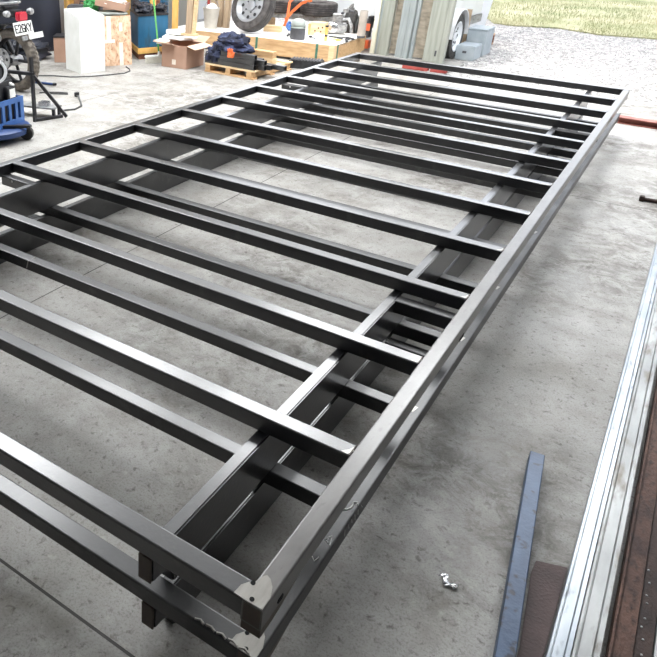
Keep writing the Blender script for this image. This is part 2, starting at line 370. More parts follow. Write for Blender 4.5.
# ------------------------------------------------------------------ the two stacked steel floor frames
HW, RW, SP, JW = 1.15, .046, .5, .05
HJ, HR, D, HB = .05, .058, .20, .15       # joist height, side rail height, layer height, bearer height
ZT = D                                                 # top of a frame in its own coordinates
def steel_frame(label, loc, sm, upper):
    root = empty('steel_floor_frame', label, 'steel frame', loc)
    zt = D; zb = D-HJ; zm = (zb+zt)/2
    y0, y1 = -JW/2, 12*SP+JW/2
    rails = []
    for s in (-1, 1):
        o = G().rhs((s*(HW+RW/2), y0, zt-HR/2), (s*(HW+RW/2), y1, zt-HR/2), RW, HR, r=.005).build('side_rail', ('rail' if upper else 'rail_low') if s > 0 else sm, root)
        rails.append(o)
        for y in (y0, y1):
            e = -1 if y == y0 else 1
            G().box(s*(HW+RW/2)-RW/2+.004, s*(HW+RW/2)+RW/2-.004, min(y,y-e*.004), max(y,y-e*.004)+.0008*(e > 0), zt-HR+.004, zt-.004).build('end_cap', 'cleat', o)
        for y, e in ((y0, 1), (y1, -1)):
            G().prism([(y+e*.001,-HR+.004),(y+e*.001,-.080),(y+e*.05,-.080),(y+e*.09,-.074),(y+e*.17,-HR+.003)], s*(HW+RW/2)-RW/2+.002, s*(HW+RW/2)+RW/2-.001, Matrix(((0,0,1,0),(1,0,0,0),(0,1,0,zt),(0,0,0,1)))).build('corner_gusset', 'cleat', o)
    for y in (0, 12*SP):
        G().rhs((-HW, y, zm), (HW, y, zm), JW, HJ, r=.005).build('end_rail', sm, root)
    for k in range(1, 12):
        j = G().rhs((-HW, k*SP, zm), (HW, k*SP, zm), JW, HJ, r=.005).build('joist', sm, root)
        if upper and k <= 6:
            G().prism([(HW-.024,k*SP-JW/2+.006),(HW-.006,k*SP-JW/2+.005),(HW+.003,k*SP),(HW-.004,k*SP+.012),(HW-.010,k*SP-.004)], zt-.001, zt+.0007).build('weld_patch', 'ground_weld', j)
            G().tube([(HW-.001,k*SP-JW/2+.004,zt-.001),(HW-.001,k*SP+JW/2-.004,zt-.001)], .0028, 6).build('weld_bead', 'cleat', j)
        elif not upper and k <= 2:
            x = -.59+.02*k
            G().tube([(x,k*SP-JW/2-.001,zb+.01),(x+.012,k*SP-JW/2-.001,zt-.004),(x+.016,k*SP+JW/2-.006,zt+.001)], .0025, 6).build('weld_bead', 'ground_weld', j)
    for s in (-1, 1):
        for yy in (0, 12*SP):
            d = 1 if yy == 0 else -1
            e = yy-d*JW/2
            pts = [(HW-.020,e+d*.002),(HW+.012,e+d*.001),(HW+RW-.003,e+d*.002),(HW+RW-.003,e+d*.034),(HW+.034,e+d*.058),(HW+.022,e+d*.072),(HW+.012,e+d*.076),(HW+.005,e+d*.066),(HW+.001,e+d*(JW-.001)),(HW-.008,e+d*(JW-.008)),(HW-.018,e+d*.026)]
            w = G().prism([(s*x, y) for x, y in pts], zt-.001, zt+.0014).build('corner_weld_patch', 'ground_weld', root)
            if s > 0 and yy == 0:
                for hx, hy in ((-.001,.018),(.016,-.015)):
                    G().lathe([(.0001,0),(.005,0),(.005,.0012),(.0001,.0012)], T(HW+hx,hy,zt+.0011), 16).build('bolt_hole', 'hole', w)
                if not upper:
                    for q in range(5):
                        x = HW-.11+q*.028; G().tube([(x,y0+.004+.003*(q%2),zt+.001),(x+.012,y0+.009,zt+.0015),(x+.024,y0+.004,zt+.001)], .003, 6).build('weld_bead', 'ground_weld', w)
    def cope(y, d):
        return [(y,HB),(y,.074),(y+d*.03,.070),(y+d*.055,.060),(y+d*.075,.038),(y+d*.082,.0)]
    for xa, xb in ((.895,.931), (-.958,-.920)):
        pr = cope(y0+.003, 1)+cope(y1-.003, -1)[::-1]
        b = G().prism(pr, xa, xb, Matrix(((0,0,1,0),(1,0,0,0),(0,1,0,0),(0,0,0,1)))).build('bearer', sm, root, bevel=.004)
        G().box(xa+.001, xb-.001, y0-.001, y0+.004, .076, HB-.001).build('end_plate', 'cleat', b, bevel=.001)
    for k in (3, 9):
        y = k*SP-.075
        for xa, xb in ((.931,HW+.002), (-HW-.002,-.958)):
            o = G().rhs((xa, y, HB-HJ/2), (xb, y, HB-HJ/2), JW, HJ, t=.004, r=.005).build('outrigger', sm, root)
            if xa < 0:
                G().lathe([(.0001,0),(.006,0),(.006,.002),(.0001,.002)], T(-1.075,y-JW/2+.0008,HB-.014) @ RX(R90), 14).build('bolt_hole', 'foam', o)  # white disc laid on the face where the hole shows bright
    rr = rails[1]
    for y, ln in ((.05,.018),(1.29,.045),(4.27,.03)) if upper else ():
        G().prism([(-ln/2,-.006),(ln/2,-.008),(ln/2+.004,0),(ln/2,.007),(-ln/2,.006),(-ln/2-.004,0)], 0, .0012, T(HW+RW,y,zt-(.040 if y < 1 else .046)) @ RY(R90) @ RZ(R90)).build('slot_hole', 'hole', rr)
    return root, rails[1]
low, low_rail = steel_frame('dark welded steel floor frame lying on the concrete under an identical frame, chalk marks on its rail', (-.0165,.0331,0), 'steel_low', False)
upf, up_rail = steel_frame('large welded steel floor frame of black joists, stacked on top of another frame', (0,0,D), 'steel', True)
# chalk marks on the lower side rail
ZC = D+.0008; XO = HW+RW
def chalk(pts, r=.0022): return G().tube(pts, r, 6)
def mk(name, *strokes, r=.0016):
    g = G()
    for st in strokes: g.tube([(XO-.05+a, b, ZC) for a, b in st], r, 6)
    return g.build(name, 'chalk', low_rail)
mk('chalk_letter', [(.016,.497),(.010,.488),(.010,.476),(.018,.47),(.030,.476),(.036,.49),(.036,.505)], [(.034,.51),(.042,.516),(.046,.508)], r=.0024)
c2 = G()
for i in range(6):
    y = .42+i*.021; c2.tube([(XO+.0005,y,D-.010),(XO+.0005,y+.006+.004*(i%2),D-.036+.006*(i%3))], .0013, 5)
c2.build('chalk_tally', 'chalk', low_rail)
mk('chalk_arrow', [(.026,.352),(.036,.372),(.041,.352),(.037,.345),(.026,.352)], [(.041,.352),(.044,.342)], r=.0011)
mk('chalk_tick', [(.024,.286),(.034,.276),(.038,.293)], r=.0011)
for y in (.97, 1.49, 2.0, 2.75):
    G().prism([(XO-.045,y),(XO-.022,y+.012),(XO-.016,y+.045),(XO-.03,y+.045)], D-.001, D+.0012).build('weld_patch', 'ground_weld', low_rail)

# ------------------------------------------------------------------ steel lengths on the right
def cee(name, label, x, w, y0, y1, h, mat, z=0, group=None, lip=.014, t=.003, tilt=0):
    """lipped channel lying with its web up"""
    r = empty(name, label, 'steel channel', (x, y0, z), group=group)
    L_ = y1-y0
    prof = [(-w/2,0),(-w/2+t,0),(-w/2+t,h-t),(w/2-t,h-t),(w/2-t,0),(w/2,0),(w/2,h),(w*.28,h),(w*.24,h-.003),(w*.2,h),(-w*.3,h),(-w*.34,h-.004),(-w*.38,h),(-w/2,h)]
    G().extrude(prof, (0,0,0), (0,L_,0)).build('web', mat, r)
    for s in (-1, 1):
        xa = s*(w/2-lip if s > 0 else w/2-lip)
        G().box(min(s*(w/2-t),s*(w/2-lip)), max(s*(w/2-t),s*(w/2-lip)), 0, L_, 0, t).build('lip', mat, r)
    return r
GP = 'steel lengths lying beside the frames'
cee('galvanised_channel', 'bright galvanised steel channel on the concrete, the one nearest the frames', 1.697, .044, -.9, 6.0, .05, 'galv')
cee('galvanised_channel', 'dull blotchy galvanised channel lying between the bright channel and the rusty beam', 1.749, .054, -.9, 5.2, .05, 'galv_dirty')
def beam(name, label, x, w, h, y0, y1, mat, tw=.006, tf=.008, holes=()):
    r = empty(name, label, 'steel beam', (x, y0, 0)); L_ = y1-y0
    prof = [(-w/2,0),(w/2,0),(w/2,tf),(tw/2,tf),(tw/2,h-tf),(w/2,h-tf),(w/2,h),(-w/2,h),(-w/2,h-tf),(-tw/2,h-tf),(-tw/2,tf),(-w/2,tf)]
    G().extrude(prof, (0,0,0), (0,L_,0)).build('beam_section', mat, r)
    return r
r = beam('rusty_beam', 'rusty brown steel beam lying along the dull galvanised channel', 1.815, .046, .05, -.9, 5.4, 'rust')
G().rhs((-.0215,0,.052),(-.0215,6.3,.052), .007, .008, .002, .002).build('edge_lip', 'rust', r)
r = beam('rusty_beam', 'dark rusty beam with bolt heads, right of the brown beam at the photo edge', 1.858, .036, .045, -.9, 5.2, 'rust_dark')
for i in range(16):
    y = 1.25+i*.04+random.uniform(-.01,.01)
    G().lathe([(.0001,0),(.0032,0),(.0025,.002),(.0001,.0025)], T(-.009+random.uniform(-.004,.008), y, .0447), 8).build('bolt_head', 'galv_dirty', r)
cee('galvanised_channel', 'pale galvanised channel right of the dark rusty beam, cut off by the photo edge', 1.907, .056, -.9, 5.2, .05, 'galv_dirty')
bb = G(); bb.rhs((1.715,-.6,.0225),(1.509,1.272,.0225), .044, .045, .003, .003)
bar = tag(bb.build('blue_steel_bar', 'blue_steel'), 'scuffed blue painted steel tube lying on the concrete, short of the channels', 'steel tube')
bp_ = G().prism([(1.64,-.5),(1.672,-.5),(1.672,.876),(1.597,.849),(1.595,.80),(1.62,.55)], 0, .008)
plate = tag(bp_.build('brown_flat_bar', 'brown', bevel=.0015), 'flat reddish brown steel plate between the blue tube and the bright channel', 'steel plate')
fs = G().grid(lambda u,v: (.0+u*.05, v*.018+.008*math.sin(u*9), .003+.007*abs(noise.noise(Vector((u*7,v*5,2))))+.002), 12, 4)
foil = tag(fs.build('foil_scrap', 'chrome', solid=.0006), 'tiny crumpled silver foil scrap on the bare concrete right of the frames', 'scrap', loc=(1.395,.635,0), rz=-.5)
SURVEYED = {o for o in col.objects if o.parent is None and not o.get('kind') and o.name.split('.')[0] in ('steel_floor_frame','galvanised_channel','rusty_beam','blue_steel_bar','brown_flat_bar','foil_scrap')}
# red bar at the slab edge, short rod, red offcut
r = empty('red_steel_beam', 'red oxide painted steel beam along the slab edge by the gravel', 'steel beam', (1.43,6.36,0), rz=.0)
G().extrude([(-.05,0),(.05,0),(.05,.008),(.004,.008),(.004,.052),(.05,.052),(.05,.06),(-.05,.06),(-.05,.052),(-.004,.052),(-.004,.008),(-.05,.008)], (0,0,0), (2.3,0,0)).build('beam_section', 'red_primer', r)
r = empty('steel_rod', 'dark red steel rod with a square end lying on concrete at the photo edge', 'rod', (1.9,4.15,0), rz=.12)
G().tube([(.02,0,.014),(.7,0,.014)], .013, 10).build('shaft', 'rust_dark', r); G().box(0,.035,-.02,.02,0,.036).build('square_end', 'rust_dark', r, bevel=.004)
r = empty('red_steel_offcut', 'bright red steel offcut on the floor beyond the far end rail', 'steel offcut', (-1.5,7.5,0), rz=.04)
G().rhs((0,0,.03),(.36,0,.03), .09, .06, .005, .006).build('tube', 'red', r); G().rhs((.40,0.01,.03),(.62,.01,.03), .09, .06, .005, .006).build('tube', 'red', r)

# ------------------------------------------------------------------ the standing door leaf in the opening
d = bpy.data.objects.new('door_1', None); col.objects.link(d); d.location = (-2.37,8.22,0); d['kind'] = 'structure'
d.rotation_euler = (0, math.radians(.8), math.radians(-3.0))
HT = 2.9
def leaf(x0, x1, y0, y1, mat, name='door_panel', bev=.004): return G().box(x0,x1,y0,y1,0,HT).build(name, mat, d, bevel=bev)
leaf(0,.07,-.03,.06,'cream','door_post')
leaf(.072,.115,-.005,.05,'gate_blue','door_stile'); leaf(.12,.30,-.03,.03,'gate')
leaf(.43,.55,-.03,.03,'gate_blue'); leaf(.555,.64,-.045,.03,'gate_blue'); leaf(.645,.70,.0,.05,'gate_blue','door_stile')
leaf(.885,1.13,-.03,.03,'gate'); leaf(1.135,1.21,-.045,.03,'gate','door_stile')
for x0, x1 in ((.30,.43),(.70,.885)):
    def cl(u, v, x0=x0, x1=x1):
        return (x0+(x1-x0)*u, .035+.02*noise.noise(Vector((u*2+x0*9, v*14, 1)))+.012*math.sin(v*40+u*3), .03+v*(HT-.05))
    G().grid(cl, 8, 90).build('cloth_infill', 'hessian', d, smooth=True)
G().box(1.065,1.085,-.045,-.028,.10,.17).build('latch', 'dark_grey', d)

# ------------------------------------------------------------------ outside: white trailer and bits by the gravel
t = empty('white_trailer', 'white trailer with one exposed wheel, parked on gravel behind the standing door', 'trailer', (-2.1,8.4,-.025))
G().box(-.72,.60,.1,2.25,.45,1.45).build('body', 'white_gloss', t, bevel=.03)
G().box(-.6,.6,.1,2.3,.33,.45).build('chassis', 'galv_dirty', t)
def wheel(parent, m, R, W, rim='white_gloss', rub='rubber', rimR=.62, spokes=8):
    a = R*rimR
    G().lathe([(a,-W*.42),(R*.86,-W*.5),(R*.97,-W*.42),(R,-W*.2),(R,W*.2),(R*.97,W*.42),(R*.86,W*.5),(a,W*.42)], m, 40, True).build('tyre', rub, parent, smooth=True)
    gr = G()
    for h in (-.22,0,.22): gr.lathe([(R*1.003,W*(h-.035)),(R*1.006,W*h),(R*1.003,W*(h+.035)),(R*.985,W*h)], m, 40, True)
    gr.build('tread_groove', 'black', parent)
    rm = G().lathe([(a*1.02,-W*.44),(a*1.04,-W*.40),(a*.9,-W*.3),(a*.86,W*.1),(a*.3,W*.16),(a*.3,W*.24),(.0001,W*.24)], m, 40, caps=False)
    rm.lathe([(a*1.05,W*.46),(a*.98,W*.46),(a*.9,W*.3),(a*.78,W*.18),(a*.55,W*.24),(a*.32,W*.2),(a*.3,W*.32),(a*.16,W*.36),(.0001,W*.36)], m, 40, caps=False)
    ro = rm.build('rim', rim, parent, smooth=True)
    for k in range(spokes):
        q = 2*math.pi*k/spokes; G().lathe([(.0001,0),(a*.11,0),(a*.11,.004),(.0001,.003)], m @ T(a*.68*math.cos(q), a*.68*math.sin(q), W*.24), 10).build('vent_hole', 'black', ro)
    for k in range(5):
        q = 2*math.pi*k/5; G().lathe([(.0001,0),(a*.05,0),(a*.05,.012),(.0001,.012)], m @ T(a*.4*math.cos(q), a*.4*math.sin(q), W*.24), 6).build('wheel_nut', 'dark_grey', ro)
wheel(t, T(.72,.30,.315) @ RY(R90), .315, .19)
wheel(t, T(-.72,.30,.315) @ RY(-R90), .315, .19)
fe = G()
for k in range(13):
    a0 = math.pi*k/13; a1 = math.pi*(k+1)/13
    for s in (1,):
        fe.add([(x, .30+rr*math.cos(a), .315+rr*math.sin(a)) for a in (a0,a1) for x in (.62,.84) for rr in (.36,.375)],
               [(0,1,5,4),(2,6,7,3),(0,4,6,2),(1,3,7,5),(0,2,3,1),(4,5,7,6)])
fe.build('mudguard', 'white_gloss', t)
G().box(.68,.76,.98,1.02,.12,.62).build('mud_flap', 'wood_grey', t)
G().box(.66,.8,.25,.42,.80,.86).build('latch', 'black', t, bevel=.008)
lb = G().box(-.54,-.38,-.02,.1,.20,.42).build('lamp_board', 'dark_grey', t)
G().box(-.43,-.36,-.05,-.02,.30,.40).build('lamp', 'orange_lens', t, bevel=.006); G().box(-.42,-.35,-.05,.1,.05,.17).build('lamp', 'orange_lens', t, bevel=.006)
G().box(-.41,-.37,-.02,.1,.42,.5).build('lamp_bracket', 'black', t)
# grey boxes, white sheets, wood block
r = empty('grey_storage_box', 'low grey steel box on shaded gravel beside the trailer wheel', 'box', (-1.07,8.95,-.025), rz=.02)
G().box(-.13,.16,-.24,.14,0,.2).build('body', 'block', r, bevel=.01); G().box(-.02,.04,-.246,-.24,.10,.13).build('handle', 'dark_grey', r)
r = empty('grey_storage_box', 'taller grey steel box standing on gravel behind the low grey box', 'box', (-1.10,9.38,-.025), rz=.02)
G().box(-.11,.19,-.22,.2,0,.36).build('body', 'block', r, bevel=.01); G().box(-.115,.195,-.225,.205,.36,.38).build('lid', 'block', r, bevel=.006)
for i in range(6):
    a = -.30+i*.12
    o = G().box(-.06,.06,-.006,.006,0,1.1,).build('white_sheet', 'white_gloss', bevel=.002)
    tag(o, 'tall narrow white plastic sheet fanned out in the bundle beside the white trailer', 'sheet', 'white sheets beside the trailer', loc=(-2.07+i*.06,11.5+.04*i,-.025))
    o.rotation_euler = (-.12, a*.45, .3)
r = empty('wood_block', 'small pinkish pallet end with two dark slots at the edge of the shade', 'pallet', (-1.33,10.3,-.025), rz=1.05)
for z0, z1 in ((0,.03),(.14,.17)): G().box(-.22,.24,-.1,.1,z0,z1).build('board', 'osb', r)
for x in (-.22,-.02,.18): G().box(x,x+.06,-.1,.1,.03,.14).build('bearer', 'wood_dark', r)

# ------------------------------------------------------------------ timber crate platform with things on it
CA = math.atan2(.19, 2.21)
cr = empty('timber_crate', 'long low timber crate with green straps and a pale board top', 'crate', (-2.37,7.04,0), rz=CA)
CH = .24
G().box(-2.75,0,.02,1.13,CH-.02,CH).build('top_board', 'foam', cr)
G().box(-2.75,-.08,0,.02,.03,CH-.002).build('side_board', 'wood', cr); G().box(-.02,0,.08,1.15,.03,CH-.002).build('side_board', 'wood', cr)
G().box(-2.75,-.02,1.13,1.15,.03,CH-.002).build('side_board', 'wood', cr); G().box(-2.75,-2.73,.02,1.13,.03,CH-.002).build('side_board', 'wood', cr)
G().box(-.08,.004,-.004,.08,.0,CH+.002).build('corner_post', 'wood_pale', cr, bevel=.003)
for x in (-2.7,-1.4,-.09): G().box(x,x+.07,.03,1.1,0,.03).build('skid', 'wood', cr)
for x in (-.28,-1.25): G().box(x,x+.035,-.0035,.005,.03,CH+.003).build('strap', 'green_strap', cr)
G().box(-.0,.006,.10,.135,.0,CH+.003).build('strap', 'green_strap', cr)
def on_crate(x, y): 
    v = Matrix.Rotation(CA, 3, 'Z') @ Vector((x,y,0)); return (-2.37+v.x, 7.04+v.y, CH)
# bucket
b = empty('bucket', 'grey plastic bucket with rubbish in it, on the crate behind the carton', 'bucket', (-4.62,7.14,CH))
G().lathe([(.0001,0),(.085,0),(.088,.008),(.118,.27),(.125,.27),(.125,.285),(.112,.285),(.082,.012),(.0001,.012)], None, 32).build('pail', 'bucket', b, smooth=True)
G().tube([(.12*math.cos(q),.12*math.sin(q)*.15,.28+.11*math.sin(q)) for q in [math.pi*k/12 for k in range(13)]], .003, 6).build('handle', 'galv_dirty', b)
lump((0,0,.2), (.09,.09,.09), 3).build('contents', 'foam', b, smooth=True)
G().box(-.05,-.02,-.05,.0,.2,.42).build('red_rag', 'red', b, bevel=.01)
# leaning wheel
w = empty('spare_wheel', 'car wheel with a pale steel rim leaning back on the crate', 'wheel', (-3.88,7.17,CH))
ax = Vector((-.16,-.9,.36)).normalized(); qm = ax.to_track_quat('Z','Y').to_matrix().to_4x4()
wheel(w, T(-.02,.05,.342) @ qm, .335, .19, rim='rim_silver', rub='rubber_grey', rimR=.66)
hb = G().lathe([(.05,-.2),(.07,-.1),(.07,0.0)], T(-.02,.05,.342) @ qm, 20).build('hub', 'black_metal', w)
# things on the crate top
def rest(x, y, z=CH): return (x, y, z)
o = G().box(-.14,.14,-.045,.045,0,.085).build('timber_offcut', 'wood_pale', bevel=.004); tag(o, 'short pale timber offcut on the crate behind the leaning wheel', 'timber', loc=(-3.72,7.52,CH), rz=.25)
k = empty('plastic_jug', 'grey and white plastic jug standing at the front of the crate', 'jug', (-3.06,7.17,CH), rz=.2)
G().lathe([(.0001,0),(.075,0),(.082,.02),(.078,.13),(.05,.185),(.03,.195),(.0001,.195)], Matrix.Diagonal((1.3,1.1,1.25,1)), 28).build('body', 'dark_grey', k, smooth=True)
G().lathe([(.080,.145),(.082,.15),(.07,.19),(.04,.21),(.0001,.212),(.0001,.2),(.03,.198),(.06,.18),(.08,.12)], Matrix.Diagonal((1.3,1.15,1.25,1)), 28).build('shoulder', 'grey_plastic', k, smooth=True)
G().tube([(.108,0,.03),(.108,0,.22)], .014, 8).build('white_edge', 'foam', k)
k = empty('blue_strap', 'coiled blue ratchet strap beside the leaning wheel on the crate', 'strap', (-3.55,7.75,CH))
for i in range(3): G().tube([(.07*math.cos(q)*(1-.15*i),.05*math.sin(q),.025+.02*i+.03*math.sin(2*q+i)+.02) for q in [2*math.pi*j/20 for j in range(20)]], .016, 8, True).build('coil', 'blue', k, smooth=True)
k = empty('wooden_block_box', 'pale wooden block crate with dark holes, mid crate top', 'box', (-3.02,7.72,CH), rz=.25)
G().box(-.13,.10,-.07,.07,0,.17).build('body', 'wood_pale', k, bevel=.004); G().box(-.16,-.12,-.08,.08,0,.15).build('end_board', 'ply', k)
for x, z in ((-.05,.06),(.0,.10),(.04,.055),(.06,.11)): G().lathe([(.0001,0),(.013,0),(.013,.002),(.0001,.002)], T(x,-.071,z) @ RX(R90), 12).build('hole', 'wood_dark', k)
k = empty('spirit_level', 'upright yellow and black spirit level at the front of the crate', 'level', (-2.66,7.29,CH))
G().box(-.018,.018,-.012,.012,0,.2).build('bar', 'yellow_wood', k); G().box(-.02,.02,-.014,.014,.06,.085).build('vial', 'black', k); G().box(-.02,.02,-.014,.014,.18,.2).build('end_cap', 'black', k)
k = empty('steel_pry_bar', 'long black pry bar lying across the crate top', 'bar', (-2.72,7.62,CH), rz=-.02)
G().tube([(-.18,0,.012),(.1,.02,.012),(.22,.03,.02)], .011, 8).build('shaft', 'black_metal', k); G().box(.2,.27,.01,.05,.008,.03).build('claw', 'black_metal', k)
k = empty('grey_pipe', 'short grey pipe standing upright on the crate corner by the door', 'pipe', (-2.41,7.9,CH))
G().lathe([(.05,0),(.055,0),(.055,.36),(.05,.36)], None, 24, True).build('tube', 'pipe_grey', k, smooth=True); G().lathe([(.0555,.0),(.058,.0),(.058,.03),(.0555,.03)], None, 24, True).build('collar', 'dark_grey', k)
# engine
k = empty('engine', 'grey aluminium engine casting on the crate, in front of the white boards', 'engine', (-2.86,8.0,CH), rz=.3)
G().box(-.16,.12,-.09,.09,.02,.15).build('crankcase', 'alu', k, bevel=.02)
cy = G()
for i in range(6): cy.box(-.09,.05,-.07-.01*(i%2),.07+.01*(i%2),.15+i*.022,.162+i*.022)
cy.box(-.075,.035,-.06,.06,.15,.27); cy.build('cylinder_block', 'alu', k, bevel=.003)
G().lathe([(.0001,0),(.07,0),(.07,.03),(.05,.045),(.0001,.045)], T(-.06,-.09,.09) @ RX(R90), 24).build('side_cover', 'chrome', k, smooth=True)
G().tube([(.06,-.03,.2),(.14,-.06,.22),(.19,-.07,.13),(.2,-.05,.04)], .024, 10).build('exhaust_pipe', 'alu', k, smooth=True)
G().tube([(.02,.0,.27),(.1,.0,.34),(.19,-.02,.31)], .018, 8).build('intake_pipe', 'dark_grey', k, smooth=True)
G().lathe([(.0001,0),(.04,0),(.04,.05),(.0001,.05)], T(.08,-.02,.30), 16).build('carburettor', 'alu', k, smooth=True)
# small tools along the front
for i, (x, y, mt, lb_) in enumerate(((-2.5,7.42,'yellow_wood','yellow handled hand tool at the near corner of the crate'),(-2.62,7.48,'tan','tan handled hand tool left of the yellow tool'),(-2.44,7.56,'dark_grey','dark socket tool on the crate beside the grey pipe'),(-3.3,7.3,'black','black handled tool on the crate left of the jug'),(-2.9,7.36,'galv','silver spanner on the crate right of the jug'))):
    r = empty('hand_tool', lb_, 'tool', (x,y,CH), rz=.6*i)
    G().tube([(-.06,0,.013),(.02,0,.013)], .012, 8).build('handle', mt, r); G().tube([(.02,0,.013),(.09,.01,.013)], .006, 6).build('shaft', 'chrome' if i != 1 else 'black_metal', r); G().box(.08,.11,-.012,.03,.003,.025).build('jaw', 'black_metal', r)
for i, (x, y) in enumerate(((-3.42,7.42),(-3.25,7.62),(-2.78,7.5),(-2.95,7.55))):
    o = lump((0,0,0), (.05,.04,.03), 11+i, .5).build('paper_scrap', 'foam', smooth=True)
    tag(o, 'small white crumpled scrap among the tools on the crate top', 'paper scrap', 'paper scraps on the crate', loc=(x,y,CH))
# low bench behind with two tyres and an orange strap
k = empty('steel_bench', 'low grey steel beam bench behind the crate carrying two tyres', 'bench', (-4.15,9.0,0), rz=.09)
G().rhs((-.85,-.15,.29),(.95,-.15,.29), .1, .08, .005, .006).build('beam', 'galv_dirty', k); G().rhs((-.85,.2,.29),(.95,.2,.29), .1, .08, .005, .006).build('beam', 'galv_dirty', k)
for x in (-.75,.8): G().box(x,x+.1,-.25,.3,0,.25).build('block', 'wood', k)
def tyre(label, x, y, z, R=.30, W=.2):
    r = empty('tyre', label, 'tyre', (x,y,z), group='spare tyres on the low bench')
    G().lathe([(R*.62,.02),(R*.86,0),(R*.97,W*.08),(R,W*.3),(R,W*.7),(R*.97,W*.92),(R*.86,W),(R*.62,W-.02),(R*.6,W*.8),(R*.85,W*.5),(R*.6,W*.2)], None, 44, True).build('carcass', 'rubber_grey', r, smooth=True)
    g = G()
    for h in (.25,.42,.58,.75): g.lathe([(R*1.002,W*(h-.03)),(R*1.004,W*h),(R*1.002,W*(h+.03)),(R*.98,W*h)], None, 44, True)
    g.build('tread_groove', 'black', r)
tyre('dark tyre lying flat on the low bench, under the orange strap', -4.5, 8.98, .33)
tyre('dark tyre lying flat on the low bench, nearer the white boards', -3.82, 9.02, .33)
k = empty('orange_strap', 'orange webbing strap hanging over the tyre down to the jug', 'strap', (-4.12,8.6,.0))
def ribbon(pts, w, t=.004):
    g = G(); pts = [Vector(p) for p in pts]
    for a, b in zip(pts, pts[1:]):
        d_ = (b-a).normalized(); sd = d_.cross(Vector((.6,-.8,0))).normalized()*w; nn = d_.cross(sd).normalized()*t
        g.add([a-sd-nn,a+sd-nn,a+sd+nn,a-sd+nn,b-sd-nn,b+sd-nn,b+sd+nn,b-sd+nn], [(0,1,2,3),(7,6,5,4),(0,4,5,1),(1,5,6,2),(2,6,7,3),(3,7,4,0)])
    return g
ribbon([(-.12,.25,.55),(-.06,.05,.52),(.0,-.06,.40),(.03,-.12,.30),(-.02,-.16,.10),(-.02,-.2,.012)], .022).build('webbing', 'orange', k)
ribbon([(.22,.3,.55),(.16,.08,.52),(.08,-.06,.40),(.0,-.13,.28)], .022).build('webbing', 'orange', k)
# white boards behind
k = tag(G().box(-.5,.42,-.01,.01,0,1.5).build('white_board', 'white_gloss', bevel=.003), 'large white board leaning upright behind the engine and tyres', 'board', loc=(-3.5,9.62,0))
k.rotation_euler = (-.12,0,.15)

# ------------------------------------------------------------------ pallet of steel tubes
pl = empty('pallet', 'small wooden pallet under the dark steel tubes', 'pallet', (-3.456,5.639,0), rz=-.05)
for x in (.02,.36,.70): G().box(x-.03,x+.05,0,.82,.018,.085).build('bearer', 'wood', pl, bevel=.003)
for y in (.0,.17,.36,.55,.73): G().box(-.02,.78,y,y+.1,.085,.102).build('deck_board', 'wood_pale', pl, bevel=.002)
for y in (.0,.36,.73): G().box(-.02,.78,y,y+.09,0,.018).build('bottom_board', 'wood', pl, bevel=.002)
PZ = .102
def stube(label, y, z, x0, x1, s=.056, rz=-.05):
    o = G().rhs((x0,0,s/2),(x1,0,s/2), s, s, .004, .005).build('steel_tube', 'steel_low')
    tag(o, label, 'steel tube', 'dark steel tubes on the small pallet')
    v = Matrix.Rotation(-.05,3,'Z') @ Vector((0,y,0)); o.location = (-3.456+v.x, 5.639+v.y, z); o.rotation_euler = (0,0,rz)
LV = ('bottom tube of the nearest column of dark steel tubes on the small pallet','second lowest tube of the nearest column of dark steel tubes on the pallet','third tube up in the nearest column of dark steel tubes on the pallet','topmost dark steel tube of the nearest column, under the navy jacket')
for i in range(3): stube(LV[i if i < 2 else 3], .05, PZ+i*.057, -.04 if i < 2 else .22, .76)
LV2 = ('bottom tube of the second column back of dark steel tubes','upper tube of the second column of dark steel tubes, behind the nearest column')
for i in range(2): stube(LV2[i], .125, PZ+i*.057, -.02, .86)
for i in range(2): stube(('bottom dark tube of the third column, pushed out furthest','upper dark tube of the third column under the jacket')[i], .2, PZ+i*.057, .0, .9-.14*i)
stube('dark steel tube of the fourth column, beside the timber block', .275, PZ, .02, 1.06)
o = G().box(0,.12,0,.07,0,.004).build('white_card', 'foam'); tag(o, 'small white card lying on the left end of the dark tubes', 'card', loc=(-3.47,5.665,PZ+.1145), rz=-.05)
o = G().box(0,.34,0,.09,0,.085).build('timber_block', 'wood_pale', bevel=.004); tag(o, 'pale timber block lying behind the dark tubes on the pallet', 'timber', loc=(-3.02,6.02,PZ), rz=-.03)
o2 = G().box(0,.34,0,.09,0,.07).build('timber_block', 'wood', bevel=.004); tag(o2, 'timber block resting on the pale block behind the dark tubes', 'timber', loc=(-3.03,6.03,PZ+.085), rz=-.06)
k = empty('ribbed_steel_grate', 'dark ribbed steel grate lying on the floor between pallet and crate', 'grate', (-2.75,6.5,0), rz=.28)
G().box(0,.45,0,.18,0,.1).build('channel', 'black_metal', k, bevel=.004)
for i in range(10): G().box(.02+i*.043,.04+i*.043,-.006,.186,.1,.112).build('rib', 'dark_grey', k)
